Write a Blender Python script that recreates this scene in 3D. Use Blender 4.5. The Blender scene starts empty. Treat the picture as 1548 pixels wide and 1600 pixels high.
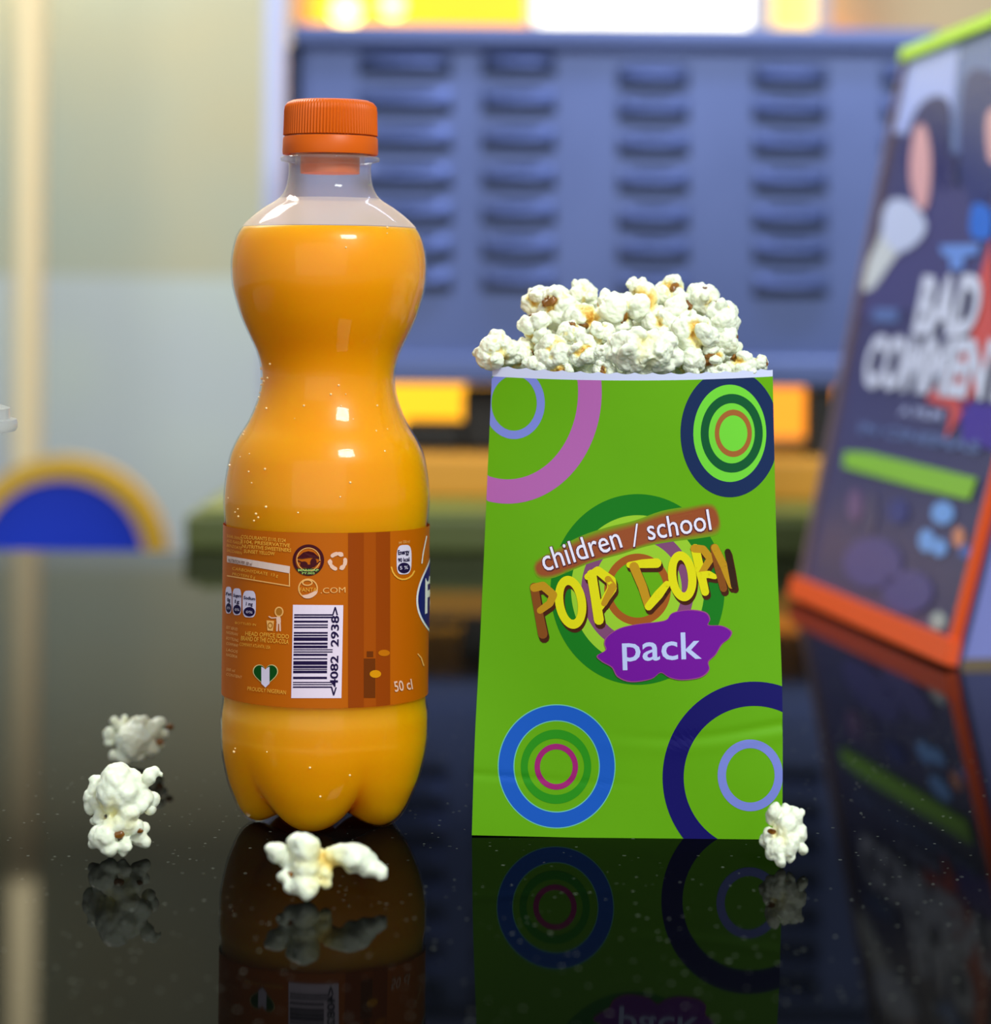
import bpy, bmesh, math, random
from mathutils import Vector, Matrix, Euler, noise
from mathutils.geometry import tessellate_polygon

# ------------------------------------------------------------------ camera
F = 4000.0                 # focal length in pixels of the 1548 x 1600 frame
PX, PY = 774.0, 480.0      # principal point (level camera, shifted lens)
ROLL = 0.0096
H = 0.1566                 # camera height above the counter
CR, SR = math.cos(ROLL), math.sin(ROLL)
scene = bpy.context.scene
cam_d = bpy.data.cameras.new('camera')
cam = bpy.data.objects.new('camera', cam_d)
scene.collection.objects.link(cam)
cam_d.sensor_fit = 'HORIZONTAL'
cam_d.sensor_width = 36.0
cam_d.lens = F / 1548.0 * 36.0
cam_d.shift_y = -(800.0 - PY) / 1548.0
cam_d.clip_start = 0.02
cam_d.clip_end = 50
cam.matrix_world = (Matrix.Translation((0, 0, H)) @ Matrix.Rotation(math.pi / 2, 4, 'X')
                    @ Matrix.Rotation(ROLL, 4, 'Z'))
cam_d.dof.use_dof = True
cam_d.dof.focus_distance = 0.752
cam_d.dof.aperture_fstop = cam_d.lens / 10.6
scene.camera = cam

# ------------------------------------------------------------------ light and exposure
scene.view_settings.view_transform = 'Standard'
scene.view_settings.look = 'None'
scene.view_settings.exposure = 0.0
scene.view_settings.gamma = 1.0
world = bpy.data.worlds.new('World')
scene.world = world
world.use_nodes = True
world.node_tree.nodes['Background'].inputs[0].default_value = (0.80, 0.92, 1.0, 1)
world.node_tree.nodes['Background'].inputs[1].default_value = 0.42


def area_light(name, loc, target, size, power, color):
    d = bpy.data.lights.new(name, 'AREA')
    d.shape = 'RECTANGLE'
    d.size, d.size_y = size
    d.energy = power
    d.color = color
    o = bpy.data.objects.new(name, d)
    scene.collection.objects.link(o)
    o.location = loc
    o.rotation_euler = (Vector(target) - Vector(loc)).to_track_quat('-Z', 'Y').to_euler()
    return o


area_light('ceiling_light_front', (0.55, -0.25, 1.15), (0.03, 0.76, 0.07), (0.45, 0.30), 21, (0.93, 1.0, 0.95))
area_light('added_front_fill', (-0.3, -1.9, 0.65), (-0.02, 0.76, 0.05), (3.2, 1.8), 18, (1.0, 0.98, 0.92))  # unseen fill added low in front to even out the bottle's shading
area_light('ceiling_light_back', (-0.75, 1.75, 1.25), (-0.08, 0.80, 0.08), (0.4, 0.4), 17, (1.0, 0.95, 0.84))
area_light('added_wall_light', (-0.75, 2.55, 1.55), (-0.7, 3.4, 0.25), (0.9, 0.3), 25, (1.0, 0.95, 0.84))  # unseen lamp added to brighten the back wall
area_light('added_machine_light', (0.18, 1.52, 0.90), (0.15, 1.80, 0.30), (0.6, 0.12), 5.0, (0.62, 0.72, 1.0))  # unseen lamp added so the cabinet face brightens towards its top


# ------------------------------------------------------------------ helpers
def P(px, py, D):
    """the point at depth D that pixel (px, py) of the photograph looks at"""
    u, v = px - PX, py - PY
    u0 = u * CR + v * SR
    v0 = -u * SR + v * CR
    return Vector((u0 * D / F, D, H - v0 * D / F))


def lin(c):
    return tuple((x / 255 / 12.92 if x <= 10 else ((x / 255 + 0.055) / 1.055) ** 2.4) for x in c)


MATS = {}


def mat(name, rgb, rough=0.5, spec=0.5, metallic=0.0, emit=0.0, coat=0.0, linear=False):
    if name in MATS:
        return MATS[name]
    m = bpy.data.materials.new(name)
    m.use_nodes = True
    b = m.node_tree.nodes['Principled BSDF']
    c = rgb if linear else lin(rgb)
    b.inputs['Base Color'].default_value = (*c, 1)
    b.inputs['Roughness'].default_value = rough
    b.inputs['Specular IOR Level'].default_value = spec
    b.inputs['Metallic'].default_value = metallic
    b.inputs['Coat Weight'].default_value = coat
    if emit:
        b.inputs['Emission Color'].default_value = (*c, 1)
        b.inputs['Emission Strength'].default_value = emit
    MATS[name] = m
    return m


def add_noise(m, scale, amount, rgb2=None, detail=4.0, bump=0.0, bump_dist=0.001, coords='Object'):
    """fine colour variation and bump that belong to the surface itself"""
    nt = m.node_tree
    b = nt.nodes['Principled BSDF']
    tc = nt.nodes.new('ShaderNodeTexCoord')
    n = nt.nodes.new('ShaderNodeTexNoise')
    n.inputs['Scale'].default_value = scale
    n.inputs['Detail'].default_value = detail
    nt.links.new(tc.outputs[coords], n.inputs['Vector'])
    if rgb2 is not None:
        mix = nt.nodes.new('ShaderNodeMix')
        mix.data_type = 'RGBA'
        mix.inputs[6].default_value = b.inputs['Base Color'].default_value
        mix.inputs[7].default_value = (*lin(rgb2), 1)
        mr = nt.nodes.new('ShaderNodeMapRange')
        mr.inputs[1].default_value = 0.35
        mr.inputs[2].default_value = 0.7
        mr.inputs[4].default_value = amount
        nt.links.new(n.outputs[0], mr.inputs[0])
        nt.links.new(mr.outputs[0], mix.inputs[0])
        nt.links.new(mix.outputs[2], b.inputs['Base Color'])
    if bump:
        bp = nt.nodes.new('ShaderNodeBump')
        bp.inputs['Strength'].default_value = bump
        bp.inputs['Distance'].default_value = bump_dist
        nt.links.new(n.outputs[0], bp.inputs['Height'])
        nt.links.new(bp.outputs[0], b.inputs['Normal'])
    return m


def link(o, parent=None):
    scene.collection.objects.link(o)
    if parent is not None:
        o.parent = parent
        o.matrix_parent_inverse = Matrix.Translation(-parent.location)
    return o


def tag(o, label=None, cat=None, group=None, kind=None):
    if label:
        o['label'] = label
    if cat:
        o['category'] = cat
    if group:
        o['group'] = group
    if kind:
        o['kind'] = kind
    return o


def thing(name, loc, label, cat, group=None):
    o = bpy.data.objects.new(name, None)
    o.empty_display_size = 0.02
    o.location = loc
    link(o)
    return tag(o, label, cat, group)


def build(name, bm, mats, parent=None, smooth=False, origin=None):
    me = bpy.data.meshes.new(name)
    if origin is not None:
        bmesh.ops.translate(bm, verts=bm.verts, vec=-Vector(origin))
    bm.to_mesh(me)
    bm.free()
    for m in (mats if isinstance(mats, (list, tuple)) else [mats]):
        me.materials.append(m)
    if smooth:
        for p in me.polygons:
            p.use_smooth = True
    o = bpy.data.objects.new(name, me)
    if origin is not None:
        o.location = origin
    return link(o, parent)


def smooth_by_angle(o, deg=35):
    me = o.data
    me.set_sharp_from_angle(angle=math.radians(deg))


def add_box(bm, lo, hi, bevel=0.0, mi=0):
    lo, hi = Vector(lo), Vector(hi)
    r = bmesh.ops.create_cube(bm, size=1.0)
    for v in r['verts']:
        v.co = Vector(((v.co.x + .5) * (hi.x - lo.x) + lo.x, (v.co.y + .5) * (hi.y - lo.y) + lo.y,
                       (v.co.z + .5) * (hi.z - lo.z) + lo.z))
    fs = list({f for v in r['verts'] for f in v.link_faces})
    if bevel:
        es = list({e for f in fs for e in f.edges})
        out = bmesh.ops.bevel(bm, geom=es, offset=bevel, segments=2, profile=0.6, affect='EDGES')
        fs = out['faces'] + [f for f in fs if f.is_valid]
    for f in fs:
        f.material_index = mi
    return bm


def box_obj(name, lo, hi, m, parent=None, bevel=0.0):
    bm = bmesh.new()
    add_box(bm, lo, hi, bevel)
    c = ((lo[0] + hi[0]) / 2, (lo[1] + hi[1]) / 2, lo[2]) if parent is None else None
    return build(name, bm, m, parent, origin=c)


def pbox(x0, y0, x1, y1, D, depth):
    """box whose front face fills a pixel rectangle at depth D"""
    a, b = P(x0, y1, D), P(x1, y0, D)
    return (min(a.x, b.x), D, min(a.z, b.z)), (max(a.x, b.x), D + depth, max(a.z, b.z))


def lathe(bm, prof, n=96, axis=(0, 0), mi=0, mod=None):
    """prof: [(r, z)], mod(i_angle, r, z) -> r"""
    rings = []
    for r, z in prof:
        if r < 1e-6:
            rings.append([bm.verts.new((axis[0], axis[1], z))])
        else:
            ring = []
            for k in range(n):
                a = 2 * math.pi * k / n
                rr = mod(a, r, z) if mod else r
                ring.append(bm.verts.new((axis[0] + rr * math.sin(a), axis[1] - rr * math.cos(a), z)))
            rings.append(ring)
    for A, B in zip(rings, rings[1:]):
        for k in range(n):
            k2 = (k + 1) % n
            if len(A) == 1 and len(B) == 1:
                continue
            if len(A) == 1:
                vs = (A[0], B[k2], B[k])
            elif len(B) == 1:
                vs = (A[k], A[k2], B[0])
            else:
                vs = (A[k], A[k2], B[k2], B[k])
            f = bm.faces.new(vs)
            f.material_index = mi
            f.smooth = True
    bmesh.ops.recalc_face_normals(bm, faces=bm.faces)
    return bm


def interp(pts, x):
    """Catmull-Rom style interpolation of sorted (x, y)"""
    n = len(pts)
    if x <= pts[0][0]:
        return pts[0][1]
    if x >= pts[-1][0]:
        return pts[-1][1]
    for i in range(n - 1):
        x0, y0 = pts[i]
        x1, y1 = pts[i + 1]
        if x0 <= x <= x1:
            def slope(j):
                a = pts[max(j - 1, 0)]
                b = pts[min(j + 1, n - 1)]
                return (b[1] - a[1]) / (b[0] - a[0])
            h = x1 - x0
            t = (x - x0) / h
            m0, m1 = slope(i) * h, slope(i + 1) * h
            return ((2 * t ** 3 - 3 * t ** 2 + 1) * y0 + (t ** 3 - 2 * t ** 2 + t) * m0
                    + (-2 * t ** 3 + 3 * t ** 2) * y1 + (t ** 3 - t ** 2) * m1)


# ---- print on surfaces: shapes in photograph pixels, laid onto a real surface by a mapper
def ring(bm, mapper, cx, cy, rx, ry, ix, iy, mi, lift, n=120, nr=3, rot=0.0):
    rows = []
    for j in range(nr + 1):
        t = j / nr
        row = []
        for k in range(n):
            a = 2 * math.pi * k / n
            x = (ix + (rx - ix) * t) * math.cos(a)
            y = (iy + (ry - iy) * t) * math.sin(a)
            xr = x * math.cos(rot) - y * math.sin(rot)
            yr = x * math.sin(rot) + y * math.cos(rot)
            row.append(bm.verts.new(mapper(cx + xr, cy + yr, lift)))
        rows.append(row)
    for A, B in zip(rows, rows[1:]):
        for k in range(n):
            k2 = (k + 1) % n
            vs = (A[k], A[k2], B[k2], B[k])
            f = bm.faces.new(vs)
            f.material_index = mi


def disc(bm, mapper, cx, cy, rx, ry, mi, lift, n=60, nr=5, rot=0.0):
    ring(bm, mapper, cx, cy, rx, ry, rx * 0.001, ry * 0.001, mi, lift, n, nr, rot)


def spline_closed(pts, n=8):
    out = []
    L = len(pts)
    for i in range(L):
        p0, p1, p2, p3 = (Vector(pts[(i + d) % L]) for d in (-1, 0, 1, 2))
        for k in range(n):
            t = k / n
            out.append(tuple(0.5 * ((2 * p1) + (p2 - p0) * t + (2 * p0 - 5 * p1 + 4 * p2 - p3) * t * t
                                    + (3 * p1 - p0 - 3 * p2 + p3) * t ** 3)))
    return out


def fan(bm, mapper, pts, mi, lift, nr=5, centre=None):
    """star-shaped outline filled with rings of quads"""
    if centre is None:
        centre = (sum(p[0] for p in pts) / len(pts), sum(p[1] for p in pts) / len(pts))
    rows = []
    for j in range(nr + 1):
        t = max(j / nr, 0.01)
        rows.append([bm.verts.new(mapper(centre[0] + (p[0] - centre[0]) * t, centre[1] + (p[1] - centre[1]) * t, lift))
                     for p in pts])
    n = len(pts)
    for A, B in zip(rows, rows[1:]):
        for k in range(n):
            k2 = (k + 1) % n
            f = bm.faces.new((A[k], A[k2], B[k2], B[k]))
            f.material_index = mi


def poly(bm, mapper, pts, mi, lift):
    """any simple outline"""
    v3 = [Vector((p[0], p[1], 0)) for p in pts]
    vs = [bm.verts.new(mapper(p[0], p[1], lift)) for p in pts]
    for t in tessellate_polygon([v3]):
        try:
            f = bm.faces.new([vs[i] for i in t])
            f.material_index = mi
        except ValueError:
            pass


def quad(bm, mapper, q, mi, lift, nx=6, ny=6):
    """four pixel corners (tl, tr, br, bl) filled with a grid"""
    g = []
    for j in range(ny + 1):
        t = j / ny
        row = []
        for i in range(nx + 1):
            s = i / nx
            x = (q[0][0] * (1 - s) + q[1][0] * s) * (1 - t) + (q[3][0] * (1 - s) + q[2][0] * s) * t
            y = (q[0][1] * (1 - s) + q[1][1] * s) * (1 - t) + (q[3][1] * (1 - s) + q[2][1] * s) * t
            row.append(bm.verts.new(mapper(x, y, lift)))
        g.append(row)
    for j in range(ny):
        for i in range(nx):
            f = bm.faces.new((g[j][i], g[j][i + 1], g[j + 1][i + 1], g[j + 1][i]))
            f.material_index = mi


def stroke(bm, mapper, pts, w, mi, lift, cap=4):
    """thick rounded polyline: w is one width or a width for every point"""
    ws = w if isinstance(w, (list, tuple)) else [w] * len(pts)
    for (a, b, wa, wb) in zip(pts, pts[1:], ws, ws[1:]):
        a2, b2 = Vector(a), Vector(b)
        d = (b2 - a2)
        if d.length < 1e-6:
            continue
        d.normalize()
        nrm = Vector((-d.y, d.x))
        quad(bm, mapper, [tuple(a2 + nrm * wa / 2), tuple(b2 + nrm * wb / 2), tuple(b2 - nrm * wb / 2), tuple(a2 - nrm * wa / 2)],
             mi, lift, max(1, int((b2 - a2).length / 8)), 1)
    for p, wp in zip(pts, ws):
        vs = [bm.verts.new(mapper(p[0] + wp / 2 * math.cos(k * math.pi / 5), p[1] + wp / 2 * math.sin(k * math.pi / 5), lift))
              for k in range(10)]
        f = bm.faces.new(vs)
        f.material_index = mi


_text_cache = {}


def text_mesh(body, bold=0.0):
    key = (body, bold)
    if key in _text_cache:
        return _text_cache[key]
    cu = bpy.data.curves.new('lettering', 'FONT')
    cu.body = body
    cu.size = 1.0
    cu.offset = bold
    cu.resolution_u = 3
    o = bpy.data.objects.new('lettering', cu)
    scene.collection.objects.link(o)
    dg = bpy.context.evaluated_depsgraph_get()
    dg.update()
    me = bpy.data.meshes.new_from_object(o.evaluated_get(dg))
    vs = [(v.co.x, v.co.y) for v in me.vertices]
    fs = [tuple(p.vertices) for p in me.polygons]
    scene.collection.objects.unlink(o)
    bpy.data.objects.remove(o)
    bpy.data.curves.remove(cu)
    bpy.data.meshes.remove(me)
    x0 = min(v[0] for v in vs)
    x1 = max(v[0] for v in vs)
    vs = [(v[0] - x0, v[1]) for v in vs]
    _text_cache[key] = (vs, fs, x1 - x0)
    return _text_cache[key]


def text(bm, mapper, body, x, y, width, cap, mi, lift, ang=0.0, bold=0.0, shear=0.0):
    """lettering: (x, y) baseline left in pixels, width and capital height in pixels"""
    vs, fs, w = text_mesh(body, bold)
    sx, sy = width / w, cap / 0.729
    ca, sa = math.cos(ang), math.sin(ang)
    out = []
    for vx, vy in vs:
        a, b = vx * sx + shear * vy * sy, vy * sy
        out.append(bm.verts.new(mapper(x + a * ca - b * sa, y - a * sa - b * ca, lift)))
    for f in fs:
        try:
            ff = bm.faces.new([out[i] for i in f])
            ff.material_index = mi
        except ValueError:
            pass


# ------------------------------------------------------------------ counter
def granite():
    m = bpy.data.materials.new('polished black granite')
    m.use_nodes = True
    nt = m.node_tree
    N, L = nt.nodes, nt.links
    b = N['Principled BSDF']
    b.inputs['Specular IOR Level'].default_value = 0.0
    b.inputs['Roughness'].default_value = 0.6
    tc = N.new('ShaderNodeTexCoord')
    col = None
    facs = []
    for scale, thr, rad in ((260.0, 0.93, 0.15), (520.0, 0.93, 0.24)):
        vo = N.new('ShaderNodeTexVoronoi')
        vo.inputs['Scale'].default_value = scale
        L.new(tc.outputs['Object'], vo.inputs['Vector'])
        sep = N.new('ShaderNodeSeparateColor')
        L.new(vo.outputs['Color'], sep.inputs[0])
        gt = N.new('ShaderNodeMath')
        gt.operation = 'GREATER_THAN'
        gt.inputs[1].default_value = thr
        L.new(sep.outputs[0], gt.inputs[0])
        lt = N.new('ShaderNodeMath')
        lt.operation = 'LESS_THAN'
        lt.inputs[1].default_value = rad
        L.new(vo.outputs['Distance'], lt.inputs[0])
        mu = N.new('ShaderNodeMath')
        mu.operation = 'MULTIPLY'
        L.new(gt.outputs[0], mu.inputs[0])
        L.new(lt.outputs[0], mu.inputs[1])
        mb = N.new('ShaderNodeMath')
        mb.operation = 'MULTIPLY'
        L.new(mu.outputs[0], mb.inputs[0])
        L.new(sep.outputs[1], mb.inputs[1])
        facs.append(mb)
    ad = N.new('ShaderNodeMath')
    ad.operation = 'ADD'
    ad.use_clamp = True
    L.new(facs[0].outputs[0], ad.inputs[0])
    L.new(facs[1].outputs[0], ad.inputs[1])
    mix = N.new('ShaderNodeMix')
    mix.data_type = 'RGBA'
    mix.inputs[6].default_value = (0.0016, 0.0018, 0.0016, 1)
    mix.inputs[7].default_value = (0.13, 0.14, 0.12, 1)
    L.new(ad.outputs[0], mix.inputs[0])
    L.new(mix.outputs[2], b.inputs['Base Color'])
    # polish: reflectance by angle
    geo = N.new('ShaderNodeNewGeometry')
    dot = N.new('ShaderNodeVectorMath')
    dot.operation = 'DOT_PRODUCT'
    L.new(geo.outputs['Normal'], dot.inputs[0])
    L.new(geo.outputs['Incoming'], dot.inputs[1])
    ab = N.new('ShaderNodeMath')
    ab.operation = 'ABSOLUTE'
    L.new(dot.outputs['Value'], ab.inputs[0])
    ramp = N.new('ShaderNodeValToRGB')
    L.new(ab.outputs[0], ramp.inputs[0])
    els = ramp.color_ramp.elements
    vals = [(0.0, 1.0), (0.06, 0.55), (0.10, 0.36), (0.155, 0.185), (0.205, 0.044), (0.28, 0.025), (1.0, 0.03)]
    els[0].position, els[0].color = vals[0][0], (vals[0][1],) * 3 + (1,)
    els[1].position, els[1].color = vals[-1][0], (vals[-1][1],) * 3 + (1,)
    for p, v in vals[1:-1]:
        e = els.new(p)
        e.color = (v, v, v, 1)
    gl = N.new('ShaderNodeBsdfGlossy')
    gl.inputs['Roughness'].default_value = 0.035
    gl.inputs['Color'].default_value = (1, 1, 1, 1)
    mx = N.new('ShaderNodeMixShader')
    L.new(ramp.outputs[0], mx.inputs[0])
    L.new(b.outputs[0], mx.inputs[1])
    L.new(gl.outputs[0], mx.inputs[2])
    L.new(mx.outputs[0], N['Material Output'].inputs[0])
    return m


M_GRANITE = granite()
EDGE_D = 1.62
bm = bmesh.new()
xl = P(285, 862, EDGE_D).x
outline = [(-1.0, 0.25), (1.3, 0.25), (1.3, 2.35), (xl, 2.35), (xl, EDGE_D), (-1.0, EDGE_D)]
top = [bm.verts.new((x, y, 0)) for x, y in outline]
bot = [bm.verts.new((x, y, -0.03)) for x, y in outline]
bm.faces.new(top)
bm.faces.new(list(reversed(bot)))
for k in range(6):
    k2 = (k + 1) % 6
    bm.faces.new((top[k2], top[k], bot[k], bot[k2]))
bmesh.ops.recalc_face_normals(bm, faces=bm.faces)
counter = thing('counter', (0.1, 1.0, -0.9), 'polished black granite counter everything in front stands on', 'counter')
build('countertop', bm, M_GRANITE, counter)
M_DARKWOOD = mat('dark counter carcass', (30, 26, 24), 0.5)
bm = bmesh.new()
add_box(bm, (-0.95, 0.32, -0.9), (1.25, EDGE_D - 0.05, -0.03), 0.0)
add_box(bm, (xl + 0.05, EDGE_D - 0.05, -0.9), (1.25, 2.3, -0.03), 0.0)
build('base_cabinet', bm, M_DARKWOOD, counter)

# ------------------------------------------------------------------ setting
M_FLOOR = mat('floor tile', (120, 116, 108), 0.4)
add_noise(M_FLOOR, 6, 0.4, (95, 92, 88))
bm = bmesh.new()
add_box(bm, (-3, -1.5, -0.95), (3, 3.6, -0.9))
tag(build('floor', bm, M_FLOOR), kind='structure')
WALL_D = 3.4
M_WALL_UP = mat('beige wall paint', (192, 188, 160), 0.8, 0.2)
add_noise(M_WALL_UP, 2.2, 0.8, (166, 188, 186), 2)
M_WALL_LOW = mat('pale grey wall paint', (196, 208, 204), 0.6, 0.3)
add_noise(M_WALL_LOW, 2.6, 0.8, (182, 190, 212), 2)
M_CREAM = mat('cream wall', (232, 212, 176), 0.8, 0.2)
zd = P(200, 432, WALL_D).z
bm = bmesh.new()
xr = P(455, 400, WALL_D).x
add_box(bm, (-3, WALL_D, zd), (xr, WALL_D + 0.1, 2.2), mi=0)
add_box(bm, (-3, WALL_D, -0.9), (xr, WALL_D + 0.1, zd), mi=1)
add_box(bm, (xr, WALL_D + 0.06, -0.9), (3, WALL_D + 0.12, 2.2), mi=2)
tag(build('wall_back', bm, [M_WALL_UP, M_WALL_LOW, M_CREAM]), kind='structure')

# lit shop window behind the machine
M_FRAME = mat('pale window frame', (205, 205, 232), 0.4)
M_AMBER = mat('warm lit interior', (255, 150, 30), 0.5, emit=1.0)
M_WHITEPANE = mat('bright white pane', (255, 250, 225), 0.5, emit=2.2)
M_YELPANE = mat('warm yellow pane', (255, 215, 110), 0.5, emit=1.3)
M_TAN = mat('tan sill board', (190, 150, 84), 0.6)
WD = WALL_D - 0.005
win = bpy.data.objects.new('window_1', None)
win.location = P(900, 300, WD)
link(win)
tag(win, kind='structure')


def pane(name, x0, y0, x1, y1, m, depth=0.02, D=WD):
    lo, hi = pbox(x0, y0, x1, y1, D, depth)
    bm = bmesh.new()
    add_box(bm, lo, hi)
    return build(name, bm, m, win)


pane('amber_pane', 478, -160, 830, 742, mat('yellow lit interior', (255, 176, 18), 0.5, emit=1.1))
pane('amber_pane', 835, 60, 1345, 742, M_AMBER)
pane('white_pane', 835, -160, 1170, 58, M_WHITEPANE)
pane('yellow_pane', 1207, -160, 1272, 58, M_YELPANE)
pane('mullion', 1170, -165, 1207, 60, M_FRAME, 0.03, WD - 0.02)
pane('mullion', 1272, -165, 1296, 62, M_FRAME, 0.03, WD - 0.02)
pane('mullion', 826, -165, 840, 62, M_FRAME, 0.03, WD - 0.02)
pane('glow_fade', 470, 742, 1360, 860, M_TAN, 0.04, WD - 0.03)  # tan strip paints the glow fading out below the panes

M_BULB = mat('warm bulb', (255, 225, 130), 0.4, emit=6.0)
for k, (px, py, r) in enumerate(((541, 16, 0.018), (613, 8, 0.014), (948, 4, 0.016))):
    c = P(px, py, WALL_D - 0.12)
    lab = ('glowing warm bulb farthest left above the metal machine', 'smaller glowing bulb just right of the leftmost bulb',
           'glowing bulb in front of the white window pane')[k]
    t = thing('hanging_bulb', c, lab, 'lamp', 'warm bulbs hanging in front of the lit window')
    bm = bmesh.new()
    bmesh.ops.create_uvsphere(bm, u_segments=20, v_segments=12, radius=r, matrix=Matrix.Translation(c))
    build('bulb', bm, M_BULB, t, smooth=True)
    bm = bmesh.new()
    lathe(bm, [(0, c.z + 1.4), (0.004, c.z + 1.4), (0.004, c.z + r + 0.02), (0.011, c.z + r + 0.015), (0.011, c.z + r - 0.004), (0, c.z + r - 0.004)], 12, (c.x, c.y))
    build('cord', bm, mat('bulb cord', (60, 55, 50)), t)

# cream pole on the left; glowing upper length added, unseen, to brighten its reflection
PD = 3.25
M_POLE = mat('cream pole', (240, 222, 180), 0.45)
M_POLE_GLOW = mat('cream added glow', (255, 238, 190), 0.4, emit=6.5)
pc = P(46, 300, PD)
pole = thing('upright_pole', (pc.x, PD, -0.9), 'cream upright pole against the pale wall at far left', 'pole')
for nm, z0, z1, rr, mm in (('pole', -0.9, 0.575, 0.0185, M_POLE), ('added_glow', 0.575, 1.6, 0.0175, M_POLE_GLOW), ('foot_plate', -0.9, -0.88, 0.06, M_POLE)):
    bm = bmesh.new()
    lathe(bm, [(0, z0), (rr, z0), (rr, z1), (0, z1)], 32, (pc.x, PD))
    smooth_by_angle(build(nm, bm, mm, pole))

# blue disc with yellow rim beyond the counter edge
BD = 2.75
bc = P(97, 878, BD)
M_BLUE = mat('royal blue panel', (2, 56, 214), 0.5)
M_YEL = mat('golden yellow rim', (226, 178, 40), 0.5)
sg = thing('round_panel', (bc.x, BD, -0.9), 'round blue panel with yellow rim showing above the counter edge at left', 'panel')
r1, r2 = 131 * BD / F, 163 * BD / F


def ydisc(bm, c, r, y0, y1, n=72, rin=0.0):
    for (ra, rb) in ((rin, r),):
        f0 = [bm.verts.new((c.x + ra * math.sin(2 * math.pi * k / n), y0, c.z + ra * math.cos(2 * math.pi * k / n))) for k in range(n)] if ra else None
        g = {}
        for nm, rr, yy in (('of', rb, y0), ('ob', rb, y1), ('if', ra, y0), ('ib', ra, y1)):
            if rr == 0:
                continue
            g[nm] = [bm.verts.new((c.x + rr * math.sin(2 * math.pi * k / n), yy, c.z + rr * math.cos(2 * math.pi * k / n))) for k in range(n)]
        if f0:
            bmesh.ops.delete(bm, geom=f0, context='VERTS')
        for k in range(n):
            k2 = (k + 1) % n
            bm.faces.new((g['of'][k], g['of'][k2], g['ob'][k2], g['ob'][k]))
            if ra:
                bm.faces.new((g['if'][k], g['if'][k2], g['of'][k2], g['of'][k]))
                bm.faces.new((g['ob'][k], g['ob'][k2], g['ib'][k2], g['ib'][k]))
                bm.faces.new((g['ib'][k], g['ib'][k2], g['if'][k2], g['if'][k]))
        if not ra:
            bm.faces.new(g['of'])
            bm.faces.new(list(reversed(g['ob'])))
    bmesh.ops.recalc_face_normals(bm, faces=bm.faces)


bm = bmesh.new()
ydisc(bm, bc, r1, BD, BD + 0.02)
build('blue_face', bm, M_BLUE, sg)
bm = bmesh.new()
ydisc(bm, bc, r2, BD - 0.006, BD + 0.028, rin=r1)
build('yellow_rim', bm, M_YEL, sg)
bm = bmesh.new()
add_box(bm, (bc.x - 0.012, BD + 0.004, -0.9), (bc.x + 0.012, BD + 0.022, bc.z - r2 + 0.005))
add_box(bm, (bc.x - 0.1, BD - 0.08, -0.9), (bc.x + 0.1, BD + 0.1, -0.885))
build('stand', bm, mat('grey stand', (110, 110, 112), 0.4), sg)

# white upright left of the machine
M_UPR = mat('white upright', (206, 212, 246), 0.4)
lo, hi = pbox(406, -200, 446, 840, 2.30, 0.05)
up = thing('upright_post', ((lo[0] + hi[0]) / 2, 2.32, 0), 'pale white upright post along the machine\'s left edge', 'post')
box_obj('post', (lo[0], lo[1], 0.006), hi, M_UPR, up, 0.003)
box_obj('base_plate', (lo[0] - 0.0, lo[1] - 0.01, 0.0), (hi[0] + 0.02, hi[1] + 0.03, 0.006), M_UPR, up, 0.001)

# ------------------------------------------------------------------ metal machine with louvres
MD = 1.80
M_STEEL = mat('brushed blue grey steel', (96, 110, 162), 0.42, 0.5, metallic=0.45)
add_noise(M_STEEL, 9, 0.5, (78, 92, 142), 3)
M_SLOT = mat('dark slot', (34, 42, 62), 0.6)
M_BLACK = mat('black enamel', (12, 12, 13), 0.5)
TRAY_TOP = 0.026
mc = P(930, 330, MD)
mach = thing('louvred_machine', (mc.x, MD + 0.1, P(900, 716, 1.75).z), 'blue grey metal cabinet with rows of louvred vents behind the popcorn', 'machine')
lo, hi = pbox(462, 60, 1462, 590, MD, 0.26)
box_obj('body', lo, hi, M_STEEL, mach, 0.006)
l2, h2 = pbox(455, 46, 1469, 70, MD - 0.012, 0.29)
box_obj('top_lip', l2, h2, M_STEEL, mach, 0.004)
l2, h2 = pbox(444, 70, 462, 592, MD + 0.01, 0.24)
box_obj('side_seam', l2, h2, mat('dark seam', (40, 48, 80), 0.5), mach, 0.002)
l2, h2 = pbox(455, 560, 1469, 598, MD - 0.008, 0.275)
box_obj('bottom_rail', l2, h2, M_STEEL, mach, 0.004)
cols = [(560, 706), (752, 868), (964, 1076), (1176, 1292), (1378, 1448)]
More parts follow.
